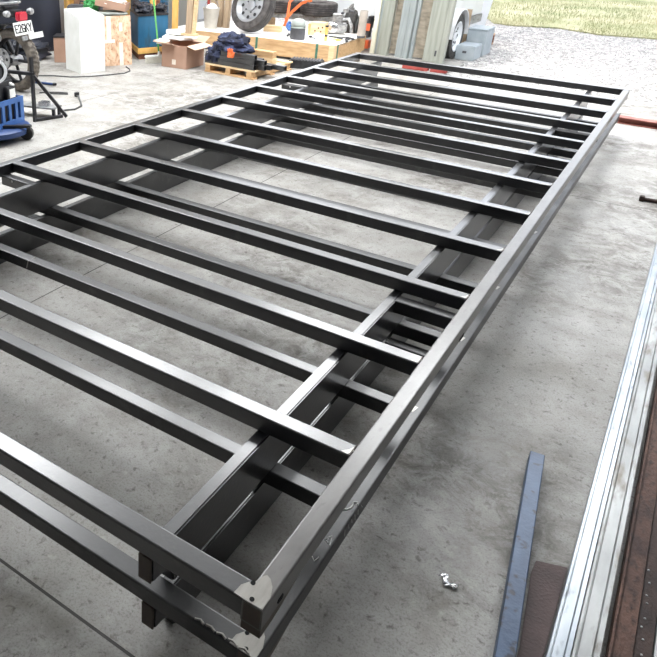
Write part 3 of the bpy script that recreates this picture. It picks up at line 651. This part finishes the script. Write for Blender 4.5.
# jacket and glove
j = empty('navy_jacket', 'crumpled navy jacket thrown over the dark steel tubes', 'jacket', (-3.15,5.76,PZ+.15))
lump((0.0,.02,.0), (.24,.15,.125), 5, .38, 2.2, 48).build('body', 'navy', j, smooth=True)
lump((-.22,-.04,-.13), (.13,.09,.12), 9, .4, 2.4, 30).build('sleeve', 'navy', j, smooth=True)
gl = empty('orange_glove', 'orange work glove hanging on the front of the navy jacket', 'glove', (-3.02,5.575,PZ+.12))
lump((0,0,0), (.04,.03,.05), 4, .3, 2, 20).build('palm', 'orange', gl, smooth=True)
for i in range(4): G().tube([(-.024+i*.016,-.015,.06),(-.03+i*.02,-.02,.085+.01*(i%2)),(-.034+i*.022,-.015,.11-.006*abs(i-1.5))], [.009,.008,.006], 8).build('finger', 'orange', gl, smooth=True)
G().tube([(.035,-.01,.03),(.05,-.02,.045),(.06,-.02,.065)], [.01,.009,.007], 8).build('thumb', 'orange', gl, smooth=True)

# ------------------------------------------------------------------ cardboard carton with foam board and timber
cb = empty('cardboard_box', 'open brown cardboard carton with its flaps folded out', 'carton', (-4.127,5.545,0), rz=.07)
bw, bd, bh, th = .40, .38, .27, .006
for (a, b_, c_, d_) in ((0,bw,0,th),(0,bw,bd-th,bd),(0,th,th,bd-th),(bw-th,bw,th,bd-th)): G().box(a,b_,c_,d_,0,bh).build('side', 'cardboard', cb)
G().box(0,bw,0,bd,0,th).build('base', 'cardboard', cb)
def flap(p0, p1, out, name='flap'):
    p0, p1, out = Vector(p0), Vector(p1), Vector(out); n = out.cross(p1-p0).normalized()*.005
    G().add([p0,p1,p1+out,p0+out,p0+n,p1+n,p1+out+n,p0+out+n], [(0,1,2,3),(7,6,5,4),(0,4,5,1),(1,5,6,2),(2,6,7,3),(3,7,4,0)]).build(name, 'cardboard_in', cb)
flap((bw,0,bh),(bw,bd,bh),(.17,-.05,-.02)); flap((0,0,bh),(bw*.55,0,bh),(-.05,-.12,.035)); flap((0,0,bh),(0,bd,bh),(-.14,0,.03)); flap((0,bd,bh),(bw,bd,bh),(0,.13,.06))
G().box(.17,.23,-.0015,0,.04,.1).build('label_patch', 'tape', cb)
fo = empty('foam_sheets', 'two white foam sheets lying on top of the open carton', 'foam sheet', (-4.29,5.70,bh+.012), rz=.1)
G().prism([(0.02,0.0),(.30,.0),(.40,.12),(.38,.32),(.05,.38),(-.06,.2)], .02, .045, RY(.03)).build('sheet', 'foam', fo, bevel=.006); G().prism([(-.02,.14),(.22,.10),(.30,.38),(-.02,.42),(-.14,.3)], .05, .085, RY(-.04)).build('sheet', 'foam', fo, bevel=.006)
lump((.05,-.02,-.045), (.09,.04,.04), 21, .5).build('foam_scrap', 'foam', fo, smooth=True)
tp = empty('timber_prop', 'upright grey timber stud with a wooden foot, standing on the foam sheets', 'timber', (-3.9,5.83,bh+.105), rz=.15)
G().box(-.11,.1,-.05,.05,-.02,.005).build('foot', 'wood_pale', tp, bevel=.002); G().box(-.06,.03,-.03,.03,.005,.9,RY(.05)).build('stud', 'wood_grey', tp, bevel=.003); G().box(.035,.07,-.03,.03,.005,.9,RY(.07)).build('stud_side', 'wood_pale', tp, bevel=.003)

# ------------------------------------------------------------------ broom, blue steel bin on pallet, board, white box
br = empty('broom', 'push broom with a green handle and white bristles leaning on the blue bin', 'broom', (-4.42,5.58,0), rz=.95)
G().box(-.03,.36,-.035,.035,.06,.09).build('head', 'white', br, bevel=.008)
gb = G(); 
for i in range(3): gb.box(-.02,.35,-.04+.022*i,-.022+.026*i,.0,.062)
gb.build('bristles', 'bristle', br)
G().tube([(.16,0,.085),(.10,.12,.75),(.06,.22,1.3)], .0115, 10).build('handle', 'green', br, smooth=True)
G().lathe([(.0001,0),(.022,0),(.016,.05),(.0001,.05)], T(.16,0,.085), 14).build('socket', 'white', br, smooth=True)
bn = empty('blue_steel_bin', 'square teal blue steel bin on a wooden base, black rim', 'bin', (-4.66,5.66,0))
fv = Vector((-.52,.36,0)); fv2 = Vector((.16,.40,0))
def quad(a, b, c, d): return [(a.x,a.y),(b.x,b.y),(c.x,c.y),(d.x,d.y)]
Z = Vector((0,0,0)); e1 = fv; e2 = fv2
ba = Vector((0,0,0))
poly = quad(ba, ba+e2, ba+e1+e2, ba+e1)
G().prism(poly, .14, .53).build('body', 'bin', bn, bevel=.006)
cx = (e1+e2)/2
def grow(p, k): return [(cx.x+(x-cx.x)*k, cx.y+(y-cx.y)*k) for x, y in p]
G().prism(grow(poly,1.03), .53, .55).build('rim', 'black', bn, bevel=.004)
G().prism(grow(poly,1.04), .07, .14).build('wood_base', 'yellow_wood', bn, bevel=.004)
G().prism(grow(poly,.96), 0, .07).build('base_block', 'wood_dark', bn)
for i, (q, s_) in enumerate((((.28,.28),(.12,.10,.07)),((.86,.35),(.11,.1,.06)),((.35,.86),(.09,.08,.06)))):
    p = e1*q[0]+e2*q[1]
    o = lump((0,0,0), s_, 30+i, .5).build('black_bag', 'sack', smooth=True)
    tag(o, ('small black bag on the near end of the blue bin lid','black plastic bag on the far left of the blue bin lid','black bag on the blue bin lid in front of the blue drum')[i], 'bag', loc=(-4.66+p.x, 5.66+p.y, .55))
dr = empty('blue_drum', 'dark blue drum standing behind the teal bin', 'drum', (-5.3,6.62,0))
G().lathe([(.0001,0),(.21,0),(.215,.02),(.21,.3),(.22,.31),(.21,.32),(.21,.6),(.22,.61),(.21,.62),(.21,.88),(.0001,.88)], None, 32).build('shell', 'bin', dr, smooth=True); G().lathe([(.18,.88),(.215,.88),(.215,.9),(.18,.9)], None, 32, True).build('rim', 'black', dr, smooth=True)
# strand board leaning
ob = empty('strand_board', 'pinkish strand board panel with pale tape strips leaning beside the white box', 'board', (-4.74,4.98,0), rz=1.02)
obm = RX(-.16)
G().box(0,.47,0,.016,0,.58,obm).build('panel', 'osb', ob, bevel=.002)
for a in ((.16,.215,-.0015,0,.30,.58),(.10,.26,-.0022,-.0007,.27,.31),(.31,.36,-.0015,0,.0,.27),(.32,.36,-.0015,0,.40,.50)): G().box(*a,obm).build('tape_strip', 'tape', ob)
# white open box
wbx = empty('white_board_box', 'tall white open-topped box made of white board', 'box', (-4.575,4.60,0))
Mv = Vector((0,0)); Lv = Vector((-.375,.09)); Rv = Vector((.11,.29)); hb_ = .63
def panel(a, b, ha, hb2, off, name='panel'):
    d_ = (b-a); n = Vector((-d_.y,d_.x)).normalized()*.012*off
    G().add([(a.x,a.y,0),(b.x,b.y,0),(b.x,b.y,hb2),(a.x,a.y,ha),(a.x+n.x,a.y+n.y,0),(b.x+n.x,b.y+n.y,0),(b.x+n.x,b.y+n.y,hb2),(a.x+n.x,a.y+n.y,ha)], [(0,1,2,3),(7,6,5,4),(0,4,5,1),(1,5,6,2),(2,6,7,3),(3,7,4,0)]).build(name, 'white', wbx)
panel(Mv, Rv, hb_, hb_, 1); panel(Mv+Vector((-.002,0)), Lv, hb_-.01, hb_+.05, -1); panel(Lv, Lv+Rv, hb_+.05, hb_+.05, -1); panel(Rv, Lv+Rv, hb_, hb_+.05, 1)
bc = empty('brown_carton', 'narrow brown carton standing on the floor left of the white box', 'carton', (-5.36,4.98,0), rz=.7)
G().box(-.09,.09,-.1,.14,0,.30).build('body', 'cardboard', bc, bevel=.003); G().box(-.095,.095,-.105,.145,.30,.315).build('lid', 'black', bc)
# grey tub with tilted carton behind the white box
tb = empty('grey_tub', 'grey plastic tub behind the strand board, carton on top', 'tub', (-5.0,5.45,0), rz=.9)
G().box(-.22,.22,-.16,.16,0,.56).build('body', 'grey_plastic', tb, bevel=.02); G().box(-.235,.235,-.175,.175,.56,.58).build('rim', 'grey_plastic', tb, bevel=.006)
tc_ = empty('tilted_carton', 'small open cardboard carton of white paper tilted on the grey tub', 'carton', (-4.98,5.5,.625), rz=.25, rot=(0,.18,.55))
for a in ((-.2,.2,-.12,-.114),(-.2,.2,.114,.12),(-.2,-.194,-.114,.114),(.194,.2,-.114,.114)): G().box(*a,.0,.09).build('side', 'cardboard', tc_)
G().box(-.2,.2,-.12,.12,.0,.006).build('base', 'cardboard', tc_)
lump((0,0,.03), (.16,.09,.07), 51, .5).build('paper', 'foam', tc_, smooth=True)
gbag = lump((0,0,0), (.1,.08,.09), 61, .5).build('green_bag', 'green_bag', smooth=True); tag(gbag, 'small green plastic bag wedged left of the tilted carton', 'bag', loc=(-5.22,5.36,.58))
tcse = empty('tool_case', 'dark grey tool case standing behind the white box', 'case', (-5.50,5.50,0), rz=.6)
G().box(-.22,.22,-.1,.1,0,.62).build('shell', 'dark_grey', tcse, bevel=.015); G().tube([(-.07,0,.615),(-.06,0,.66),(.06,0,.66),(.07,0,.615)], .01, 8).build('handle', 'black', tcse)
# timber shelving against the left wall
sh = empty('timber_shelf', 'timber shelving unit with yellow posts along the left wall', 'shelf', (-6.1,6.72,0))
for x in (-.22,.22):
    for y in (-.8,-.1,.55): G().box(x-.045,x+.045,y-.06,y+.06,0,1.9).build('post', 'yellow_wood', sh, bevel=.003)
for z in (.35,1.1,1.6): G().box(-.27,.27,-.86,.61,z,z+.03).build('shelf_board', 'ply', sh)
for i, (y, mt, s_) in enumerate(((-.55,'cardboard',(.2,.2,.24)),(-.25,'bin',(.18,.12,.2)),(.12,'dark_grey',(.18,.16,.22)),(.4,'cardboard_in',(.18,.1,.26)))):
    r = empty('storage_box', ('brown cardboard storage box on the timber shelf','teal storage box on the timber shelf','dark grey storage box on the timber shelf','pale cardboard storage box on the timber shelf')[i], 'box', (-6.08,6.72+y,.381))
    G().box(-s_[0],s_[0],-s_[1],s_[1],0,s_[2]).build('body', mt, r, bevel=.004); G().box(-s_[0]-.004,s_[0]+.004,-s_[1]-.004,s_[1]+.004,s_[2],s_[2]+.02).build('lid', mt, r, bevel=.004)
ys = empty('yellow_stand', 'yellow timber trestle standing behind the foam sheets', 'trestle', (-5.0,6.52,0), rz=.7)
for x in (-.16,.16): G().box(x-.045,x+.045,-.03,.03,0,.92).build('leg', 'yellow_wood', ys, bevel=.003)
G().box(-.25,.25,-.045,.045,.92,1.0).build('cross_beam', 'yellow_wood', ys, bevel=.003); G().box(-.115,-.06,-.03,.05,0,.85).build('back_board', 'wood_dark', ys)
gs = empty('timber_stack', 'bundle of pale grey timber studs leaning behind the timber prop', 'timber', (-4.72,7.0+.35,CH))
for i in range(3): G().box(-.05+i*.12,.04+i*.12,-.03,.03,0,1.0,RY(.05*(i-1))).build('stud', 'wood_grey', gs, bevel=.003)

# ------------------------------------------------------------------ black tarp and sack
tq = G()
def tf_(u, v):
    a = Vector((-6.5,4.1)); b = Vector((-6.0,5.5)); p = a+(b-a)*u; n = Vector((.94,-.34))
    dd = .05*math.sin(u*16+v*1.5)+.03*noise.noise(Vector((u*6,v*3,0)))
    return (p.x+n.x*dd, p.y+n.y*dd, .01+v*1.8)
tag(tq.grid(tf_, 50, 24).build('black_tarp', 'tarp', smooth=True), 'hanging black tarpaulin behind the motorcycle at the left wall', 'tarpaulin')
o = lump((0,0,0), (.30,.22,.16), 77, .5, 1.8, 40).build('rubbish_sack', 'sack', smooth=True); tag(o, 'shiny black rubbish sack slumped at the foot of the tarpaulin', 'sack', loc=(-5.86,4.72,0), rz=1.1)

# ------------------------------------------------------------------ motorcycle (rear wheel at the origin, nose towards -X)
mb = empty('motorcycle', 'dusty motorcycle seen from behind with a number plate and red tail lamp', 'motorcycle', (-4.44,3.60,0), rz=.06)
WM = T(0,0,.315) @ RX(R90)
Rt = .315
def mtyre(m, parent, rub):
    P_ = [(.225,-.055,0),(.26,-.06,0),(.285,-.052,0),(.299,-.04,1),(.309,-.022,1),(.312,-.010,1),(.312,0,0),(.312,.010,1),(.309,.022,1),(.299,.04,1),(.285,.052,0),(.26,.06,0),(.225,.055,0)]
    def kf(u, v):
        k = min(int(v*12+.5), 12); r, h, w = P_[k]; n_ = int(u*160+.5); on = (n_ % 4) < 2 if h < 0 else ((n_+2) % 4) < 2
        r = r+(.006 if (w and on) else 0); q = 2*math.pi*u
        return m @ Vector((r*math.cos(q), r*math.sin(q), h))
    G().grid(kf, 160, 12).build('tyre', rub, parent)
    G().lathe([(.228,-.04),(.215,-.03),(.205,0),(.215,.03),(.228,.04),(.222,0)], m, 48, True).build('rim', 'black_metal', parent, smooth=True)
    sp = G()
    for k in range(5):
        q = 2*math.pi*k/5; sp.tube([m @ Vector((.05*math.cos(q),.05*math.sin(q),0)), m @ Vector((.212*math.cos(q),.212*math.sin(q),0))], .016, 8)
    sp.build('spoke', 'black_metal', parent)
    G().lathe([(.0001,-.08),(.045,-.08),(.055,-.04),(.055,.04),(.045,.08),(.0001,.08)], m, 20).build('hub', 'alu', parent, smooth=True)
mtyre(WM, mb, 'rubber_dusty')
fwm = T(-1.38,0,.315) @ RX(R90); mtyre(fwm, mb, 'rubber')
# left side (towards the camera, -Y): chrome sprocket cover and silencer
dsk = G().lathe([(.03,0),(.105,0),(.105,.012),(.03,.012)], T(-.06,-.115,.335) @ RX(R90), 30, True)
dk = dsk.build('sprocket', 'alu', mb)
for kx in range(6):
    q = kx*math.pi/3; G().lathe([(.0001,0),(.016,0),(.016,.003),(.0001,.003)], T(-.06+.07*math.cos(q),-.126,.335+.07*math.sin(q)) @ RX(R90), 12).build('hole', 'black', dk)
G().lathe([(.0001,0),(.04,0),(.035,.02),(.0001,.02)], T(-.06,-.127,.335) @ RX(R90), 18).build('hub_cap', 'chrome', dk, smooth=True)
G().tube([(-.75,-.15,.24),(-.4,-.17,.36),(-.2,-.18,.47),(-.05,-.18,.56)], [.028,.05,.056,.056], 14).build('silencer', 'alu', mb, smooth=True)
G().box(-.55,.05,-.105,-.075,.30,.35).build('swingarm', 'black_metal', mb, bevel=.008); G().box(-.55,.05,.075,.105,.30,.35).build('swingarm', 'black_metal', mb, bevel=.008)
G().tube([(-.12,-.1,.34),(-.28,-.11,.62)], .03, 10).build('shock_absorber', 'black_metal', mb); G().tube([(-.12,.1,.34),(-.28,.11,.62)], .03, 10).build('shock_absorber', 'black_metal', mb)
mg = G()
for k in range(10):
    a0 = math.radians(72+k*7); a1 = math.radians(72+(k+1)*7)
    mg.add([(rr*math.cos(a), y, .315+rr*math.sin(a)) for a in (a0,a1) for y in (-.08,.08) for rr in (.352,.362)], [(0,1,5,4),(2,6,7,3),(0,4,6,2),(1,3,7,5),(0,2,3,1),(4,5,7,6)])
mg.build('mudguard', 'black', mb)
# tail with lamp, plate, indicators
G().box(-.55,.14,-.10,.07,.74,.81).build('tail_fairing', 'black', mb, bevel=.03)
G().box(-.75,.02,-.13,.13,.80,.87).build('seat', 'black', mb, bevel=.03)
G().tube([(-.3,-.14,.84),(.0,-.13,.87),(.11,-.02,.88),(.0,.13,.87),(-.3,.14,.84)], .012, 8).build('grab_rail', 'alu', mb, smooth=True)
G().box(.12,.18,-.085,.045,.715,.80).build('tail_lamp', 'red_lens', mb, bevel=.012)
G().box(.12,.175,-.06,.045,.66,.712).build('lamp_lens', 'white', mb, bevel=.01)
for s in (-1,1):
    i_ = G().tube([(.10,s*.04-.02,.75),(.11,s*.14-.02,.785)], .009, 8).build('indicator_stem', 'black', mb); G().lathe([(.0001,-.035),(.022,-.03),(.033,0),(.028,.028),(.0001,.034)], T(.115,s*.165-.02,.79) @ RY(R90), 18).build('indicator', 'alu', mb, smooth=True)
pm_ = T(.205,-.06,.655) @ RZ(R90-.35) @ RX(R90-.2) @ RZ(.10)
npl = G().box(-.102,.102,-.062,.062,0,.003,pm_).build('number_plate', 'foam', mb)
G().box(-.02,.14,-.115,-.06,-.004,-.001,pm_ @ T(.06,0,0)).build('plate_bracket', 'white', mb)
G().box(-.03,.03,-.12,-.075,-.03,-.004,pm_).build('plate_lamp', 'alu', mb, bevel=.006)
def glyphs(text, parent, m, w, h, gap, t):
    S_ = {'E':[((0,0),(0,1)),((0,1),(1,1)),((0,.5),(.8,.5)),((0,0),(1,0))],'2':[((0,.8),(.2,1)),((.2,1),(.8,1)),((.8,1),(1,.75)),((1,.75),(0,0)),((0,0),(1,0))],
          'G':[((1,.85),(.7,1)),((.7,1),(.25,1)),((.25,1),(0,.7)),((0,.7),(0,.3)),((0,.3),(.25,0)),((.25,0),(1,0)),((1,0),(1,.45)),((1,.45),(.55,.45))],
          'K':[((0,0),(0,1)),((0,.45),(1,1)),((.3,.6),(1,0))],'Y':[((0,1),(.5,.5)),((1,1),(.5,.5)),((.5,.5),(.5,0))]}
    x = -(len(text)*w+(len(text)-1)*gap)/2
    for ch in text:
        g = G()
        for a, b in S_[ch]:
            A = Vector((x+a[0]*w, (a[1]-.5)*h, .0042)); B = Vector((x+b[0]*w, (b[1]-.5)*h, .0042)); d_ = (B-A).normalized(); n = Vector((-d_.y,d_.x,0))*t; e = d_*t
            g.add([m @ v for v in (A-e-n,B+e-n,B+e+n,A-e+n)]+[m @ (v-Vector((0,0,.0013))) for v in (A-e-n,B+e-n,B+e+n,A-e+n)], [(0,1,2,3),(7,6,5,4),(0,4,5,1),(1,5,6,2),(2,6,7,3),(3,7,4,0)])
        g.build('plate_character', 'ink', parent); x += w+gap
glyphs('E2GKY', npl, pm_, .026, .07, .011, .0055)
# engine, tank, fork, bars
G().box(-.95,-.5,-.16,.16,.25,.55).build('engine', 'alu', mb, bevel=.04); G().box(-1.0,-.55,-.12,.12,.55,.72).build('frame_block', 'black_metal', mb, bevel=.03)
G().lathe([(.0001,-.28),(.1,-.26),(.155,-.1),(.165,.08),(.13,.24),(.0001,.3)], T(-.9,0,.86) @ RY(-R90) @ Matrix.Diagonal((.75,1,1,1)), 24).build('fuel_tank', 'black', mb, smooth=True)
for s in (-1,1): G().tube([(-1.38,s*.1,.315),(-1.16,s*.1,.98)], .024, 10).build('fork_leg', 'chrome', mb, smooth=True)
G().tube([(-1.0,-.36,1.04),(-1.08,-.2,1.06),(-1.15,0,1.0),(-1.08,.2,1.06),(-1.0,.36,1.04)], .012, 8).build('handlebar', 'black_metal', mb, smooth=True)
G().lathe([(.0001,0),(.08,.02),(.09,.1),(.0001,.13)], T(-1.2,0,.86) @ RY(-R90), 20).build('headlamp', 'black', mb, smooth=True)
G().tube([(-.1,-.17,.52),(-.04,-.2,.60),(-.02,-.2,.68),(-.1,-.17,.75)], .022, 8).build('pannier_bracket', 'alu', mb, smooth=True)
G().tube([(-.35,-.14,.02),(-.45,-.12,.3)], .012, 8).build('side_stand', 'black_metal', mb)

# ------------------------------------------------------------------ steel stand with plate
ss = empty('steel_stand', 'dark steel bar stand with a grey tread plate foot behind the blue trolley', 'stand', (-3.28,2.93,0), rz=.05)
G().rhs((0,0,0),(0,0,.56), .028, .028, .003, .003).build('upright', 'black_metal', ss)
G().rhs((-.03,0,.44),(.2,.2,.03), .028, .028, .003, .003).build('brace', 'black_metal', ss)
G().rhs((0,.0,.014),(.1,.24,.014), .028, .028, .003, .003).build('base_bar', 'black_metal', ss)
G().rhs((-.3,-.06,.42),(.02,0,.42), .03, .03, .003, .003).build('top_bar', 'black_metal', ss)
G().box(-.36,.12,.12,.26,.085,.10,RZ(.25)).build('tread_plate', 'galv_dirty', ss, bevel=.002)
for x, y in ((-.33,.15),(.10,.15),(-.33,.24),(.10,.24)): G().box(x-.012,x+.012,y-.012,y+.012,0,.085,RZ(.25)).build('foot', 'black_metal', ss)
for i in range(4): G().box(-.06+.0*i,.03,.15+i*.018,.158+i*.018,.10,.14,RZ(.25)).build('spring_leaf', 'chrome', ss)
# cord, blue rod, long cable
cd = G().tube([(-3.34,3.25,.012),(-3.36,3.34,.008),(-3.31,3.42,.008),(-3.36,3.55,.008),(-3.50,3.66,.008),(-3.56,3.70,.012),(-3.62,3.74,.03),(-3.72,3.80,.012)], .009, 8)
c_ = empty('power_cord', 'grey cord curling over the floor from the stand to a black plug', 'cord', (0,0,0)); cd.build('cable', 'cord', c_, smooth=True); G().lathe([(.0001,0),(.026,0),(.026,.04),(.0001,.045)], T(-3.73,3.81,.0), 14).build('plug', 'black', c_, smooth=True)
cd = G().tube([(-4.15,3.66,.007),(-4.09,3.72,.008),(-4.0,3.79,.008),(-3.9,3.83,.008),(-3.86,3.80,.008),(-3.96,3.74,.008),(-4.08,3.68,.008)], .007, 8)
tag(cd.build('cord_loop', 'cord', smooth=True), 'small loop of grey cord on the floor behind the stand', 'cord')
cd = G().tube([(-4.95,4.12,.007),(-4.72,4.30,.007),(-4.5,4.38,.007),(-4.36,4.52,.007),(-4.24,4.72,.007),(-4.16,4.92,.007),(-4.2,5.05,.007),(-4.3,5.14,.007),(-4.42,5.2,.01)], .0075, 8)
tag(cd.build('long_cable', 'cord', smooth=True), 'thin dark cable running along the floor before the white box', 'cable')
r = empty('blue_rod', 'short dark blue rod on the floor right of the motorcycle tyre', 'rod', (-4.56,3.93,0), rz=.25); G().tube([(0,0,.014),(.25,0,.014)], .013, 8).build('shaft', 'blue_dark', r, smooth=True); G().lathe([(.0145,0),(.017,0),(.017,.03),(.0145,.03)], T(.24,0,.014) @ RY(R90), 10, True).build('end_cap', 'black', r)

# ------------------------------------------------------------------ blue trolley with crate and machine
tr = empty('blue_trolley', 'dark blue round trolley base on black castors', 'trolley', (-3.16,2.41,0), rz=.15)
G().lathe([(.0001,.045),(.27,.045),(.30,.06),(.305,.10),(.28,.115),(.0001,.115)], None, 36).build('base', 'blue_dark', tr, smooth=True)
for q in (.35, 2.4, 4.4):
    m = RZ(q) @ T(.29,0,0); ca = G().lathe([(.0001,-.02),(.055,-.02),(.058,-.012),(.058,.012),(.055,.02),(.0001,.02)], m @ T(0,0,.058) @ RX(R90), 24).build('castor', 'rubber', tr, smooth=True)
    G().box(-.03,.04,-.028,.028,.10,.125,m).build('castor_arm', 'black', tr, bevel=.004); G().box(-.012,.012,-.03,-.022,.05,.115,m).build('castor_fork', 'black_metal', ca)
G().rhs((.02,-.16,.13),(.33,.06,.13), .03, .022, .003, .003).build('push_arm', 'black', tr)
G().lathe([(.0001,0),(.022,0),(.022,.035),(.0001,.035)], T(.10,-.17,.115), 14).build('knob', 'tan', tr, smooth=True)
ct = empty('blue_crate', 'bright blue slotted plastic crate on the trolley', 'crate', (-3.17,2.42,.115), rz=.2)
for (a, b_, c_2, d_2) in ((-.2,.19,-.17,-.16),(-.2,.19,.16,.17),(-.2,-.19,-.16,.16)): G().box(a,b_,c_2,d_2,.0,.21).build('side', 'blue', ct, bevel=.003)
sd = G()
for (ya, yb, za, zb) in ((-.17,.17,0,.04),(-.17,.17,.17,.21),(-.17,-.13,.04,.17),(.13,.17,.04,.17),(-.08,-.05,.04,.17),(-.005,.025,.04,.17),(.07,.10,.04,.17)): sd.box(.18,.195,ya,yb,za,zb)
sd.build('slotted_side', 'blue', ct); G().box(-.2,.19,-.17,.17,0,.008).build('bottom', 'blue', ct)
mc = empty('machine_part', 'black machine part with a chrome ring standing in the blue crate', 'machine part', (-3.17,2.43,.124), rz=.2)
G().box(-.17,.13,-.14,.14,0,.36).build('casing', 'black', mc, bevel=.02)
G().lathe([(.075,0),(.098,0),(.098,.03),(.075,.03)], T(.10,-.06,.43) @ RZ(.9) @ RX(R90-.35), 30, True).build('chrome_ring', 'white_gloss', mc, smooth=True)  # white colour stands in for the bright reflection on the ring
G().lathe([(.0001,0),(.075,.002),(.06,.02),(.0001,.02)], T(.10,-.06,.43) @ RZ(.9) @ RX(R90-.35), 30).build('ring_face', 'dark_grey', mc, smooth=True)
G().tube([(.06,.05,.26),(.1,.08,.33),(.14,.1,.30),(.15,.1,.22)], .02, 10).build('hose', 'foam', mc, smooth=True)
G().box(.08,.165,.0,.12,.20,.30).build('bracket', 'black', mc, bevel=.006); G().box(.162,.168,.03,.10,.21,.28).build('bracket_face', 'foam', mc)

# ------------------------------------------------------------------ bring the rest of the site to the surveyed scale of the frames
ROUND = {'motorcycle','spare_wheel','tyre','bucket','white_trailer','grey_pipe','blue_drum','blue_trolley','engine','plastic_jug','hand_tool','machine_part','orange_glove','power_cord'}
def site(x, y): return (.824*x-.045, 1.017*y+.15 if y < 7 else 1.017*7+.15+(y-7)*1.008)
bpy.context.view_layer.update()
A = Matrix(((.824,0,0,-.045),(0,1.017,0,.15),(0,0,.93,0),(0,0,0,1)))
def family(o):
    out = [o]
    for c in o.children: out += family(c)
    return out
for root in [o for o in col.objects if o.parent is None and o not in SURVEYED]:
    loc = Vector(root.location); W = {o: o.matrix_world.copy() for o in family(root)}
    x, y = site(loc.x, loc.y)
    moved = loc.length > 1e-6
    if root.name.split('.')[0] in ROUND and moved:
        F = Matrix.Translation((x, y, loc.z*.93)) @ Matrix.Scale(.92, 4) @ Matrix.Translation(-loc)
    else:
        F = A
        if moved: F = Matrix.Translation((x, y, loc.z*.93)) @ A.to_3x3().to_4x4() @ Matrix.Translation(-loc)
    if moved: root.location = (x, y, loc.z*.93)
    N_ = Matrix.Translation(root.location) @ root.rotation_euler.to_matrix().to_4x4()
    for o, w in W.items():
        if o.type == 'MESH': o.data.transform(N_.inverted() @ F @ w)
        if o is not root: o.matrix_basis = Matrix.Identity(4)
# ------------------------------------------------------------------ light
wd = bpy.data.worlds.new('sky'); sc.world = wd; wd.use_nodes = True
N = wd.node_tree.nodes; L = wd.node_tree.links; bg = N['Background']
sky = N.new('ShaderNodeTexSky'); sky.sky_type = 'NISHITA'; sky.sun_disc = False
sky.sun_elevation = math.radians(50); sky.sun_rotation = math.radians(-47); sky.air_density = 1; sky.dust_density = 2.5; sky.ozone_density = 1
hs = N.new('ShaderNodeHueSaturation'); hs.inputs['Saturation'].default_value = .45
L.new(sky.outputs[0], hs.inputs['Color']); L.new(hs.outputs[0], bg.inputs[0]); bg.inputs[1].default_value = .165
sd_ = Vector((-.73,.68,0)).normalized()*math.cos(math.radians(50))+Vector((0,0,math.sin(math.radians(50))))
sl = bpy.data.lights.new('sun', 'SUN'); sl.energy = .55; sl.angle = math.radians(.6); sl.color = (1,.96,.9)
so = bpy.data.objects.new('sun', sl); col.objects.link(so); so.rotation_euler = sd_.to_track_quat('Z','Y').to_euler()

# ------------------------------------------------------------------ camera
cd_ = bpy.data.cameras.new('camera'); cam = bpy.data.objects.new('camera', cd_); col.objects.link(cam); sc.camera = cam
Rm = ((0.8107252005805237, 0.5847123693056011, 0.028915295687573672), (0.28677231865824987, -0.35359027973831014, -0.890356979714291), (-0.510378571645637, 0.7301269473561522, -0.45434387235809126))
right = Vector(Rm[0]); up = -Vector(Rm[1]); back = -Vector(Rm[2])
mw = Matrix((right, up, back)).transposed().to_4x4(); mw.translation = Vector((1.5569,-.8479,1.56)); cam.matrix_world = mw
cd_.sensor_width = 36; cd_.lens = 698.26*36/657; cd_.shift_x = 148.03/657; cd_.shift_y = -56.39/657; cd_.clip_start = .02; cd_.clip_end = 200
sc.view_settings.view_transform = 'Standard'; sc.view_settings.look = 'None'; sc.view_settings.gamma = 1; sc.view_settings.use_curve_mapping = False
sc.view_settings.exposure = 1.45
sc.cycles.max_bounces = 10; sc.cycles.diffuse_bounces = 6
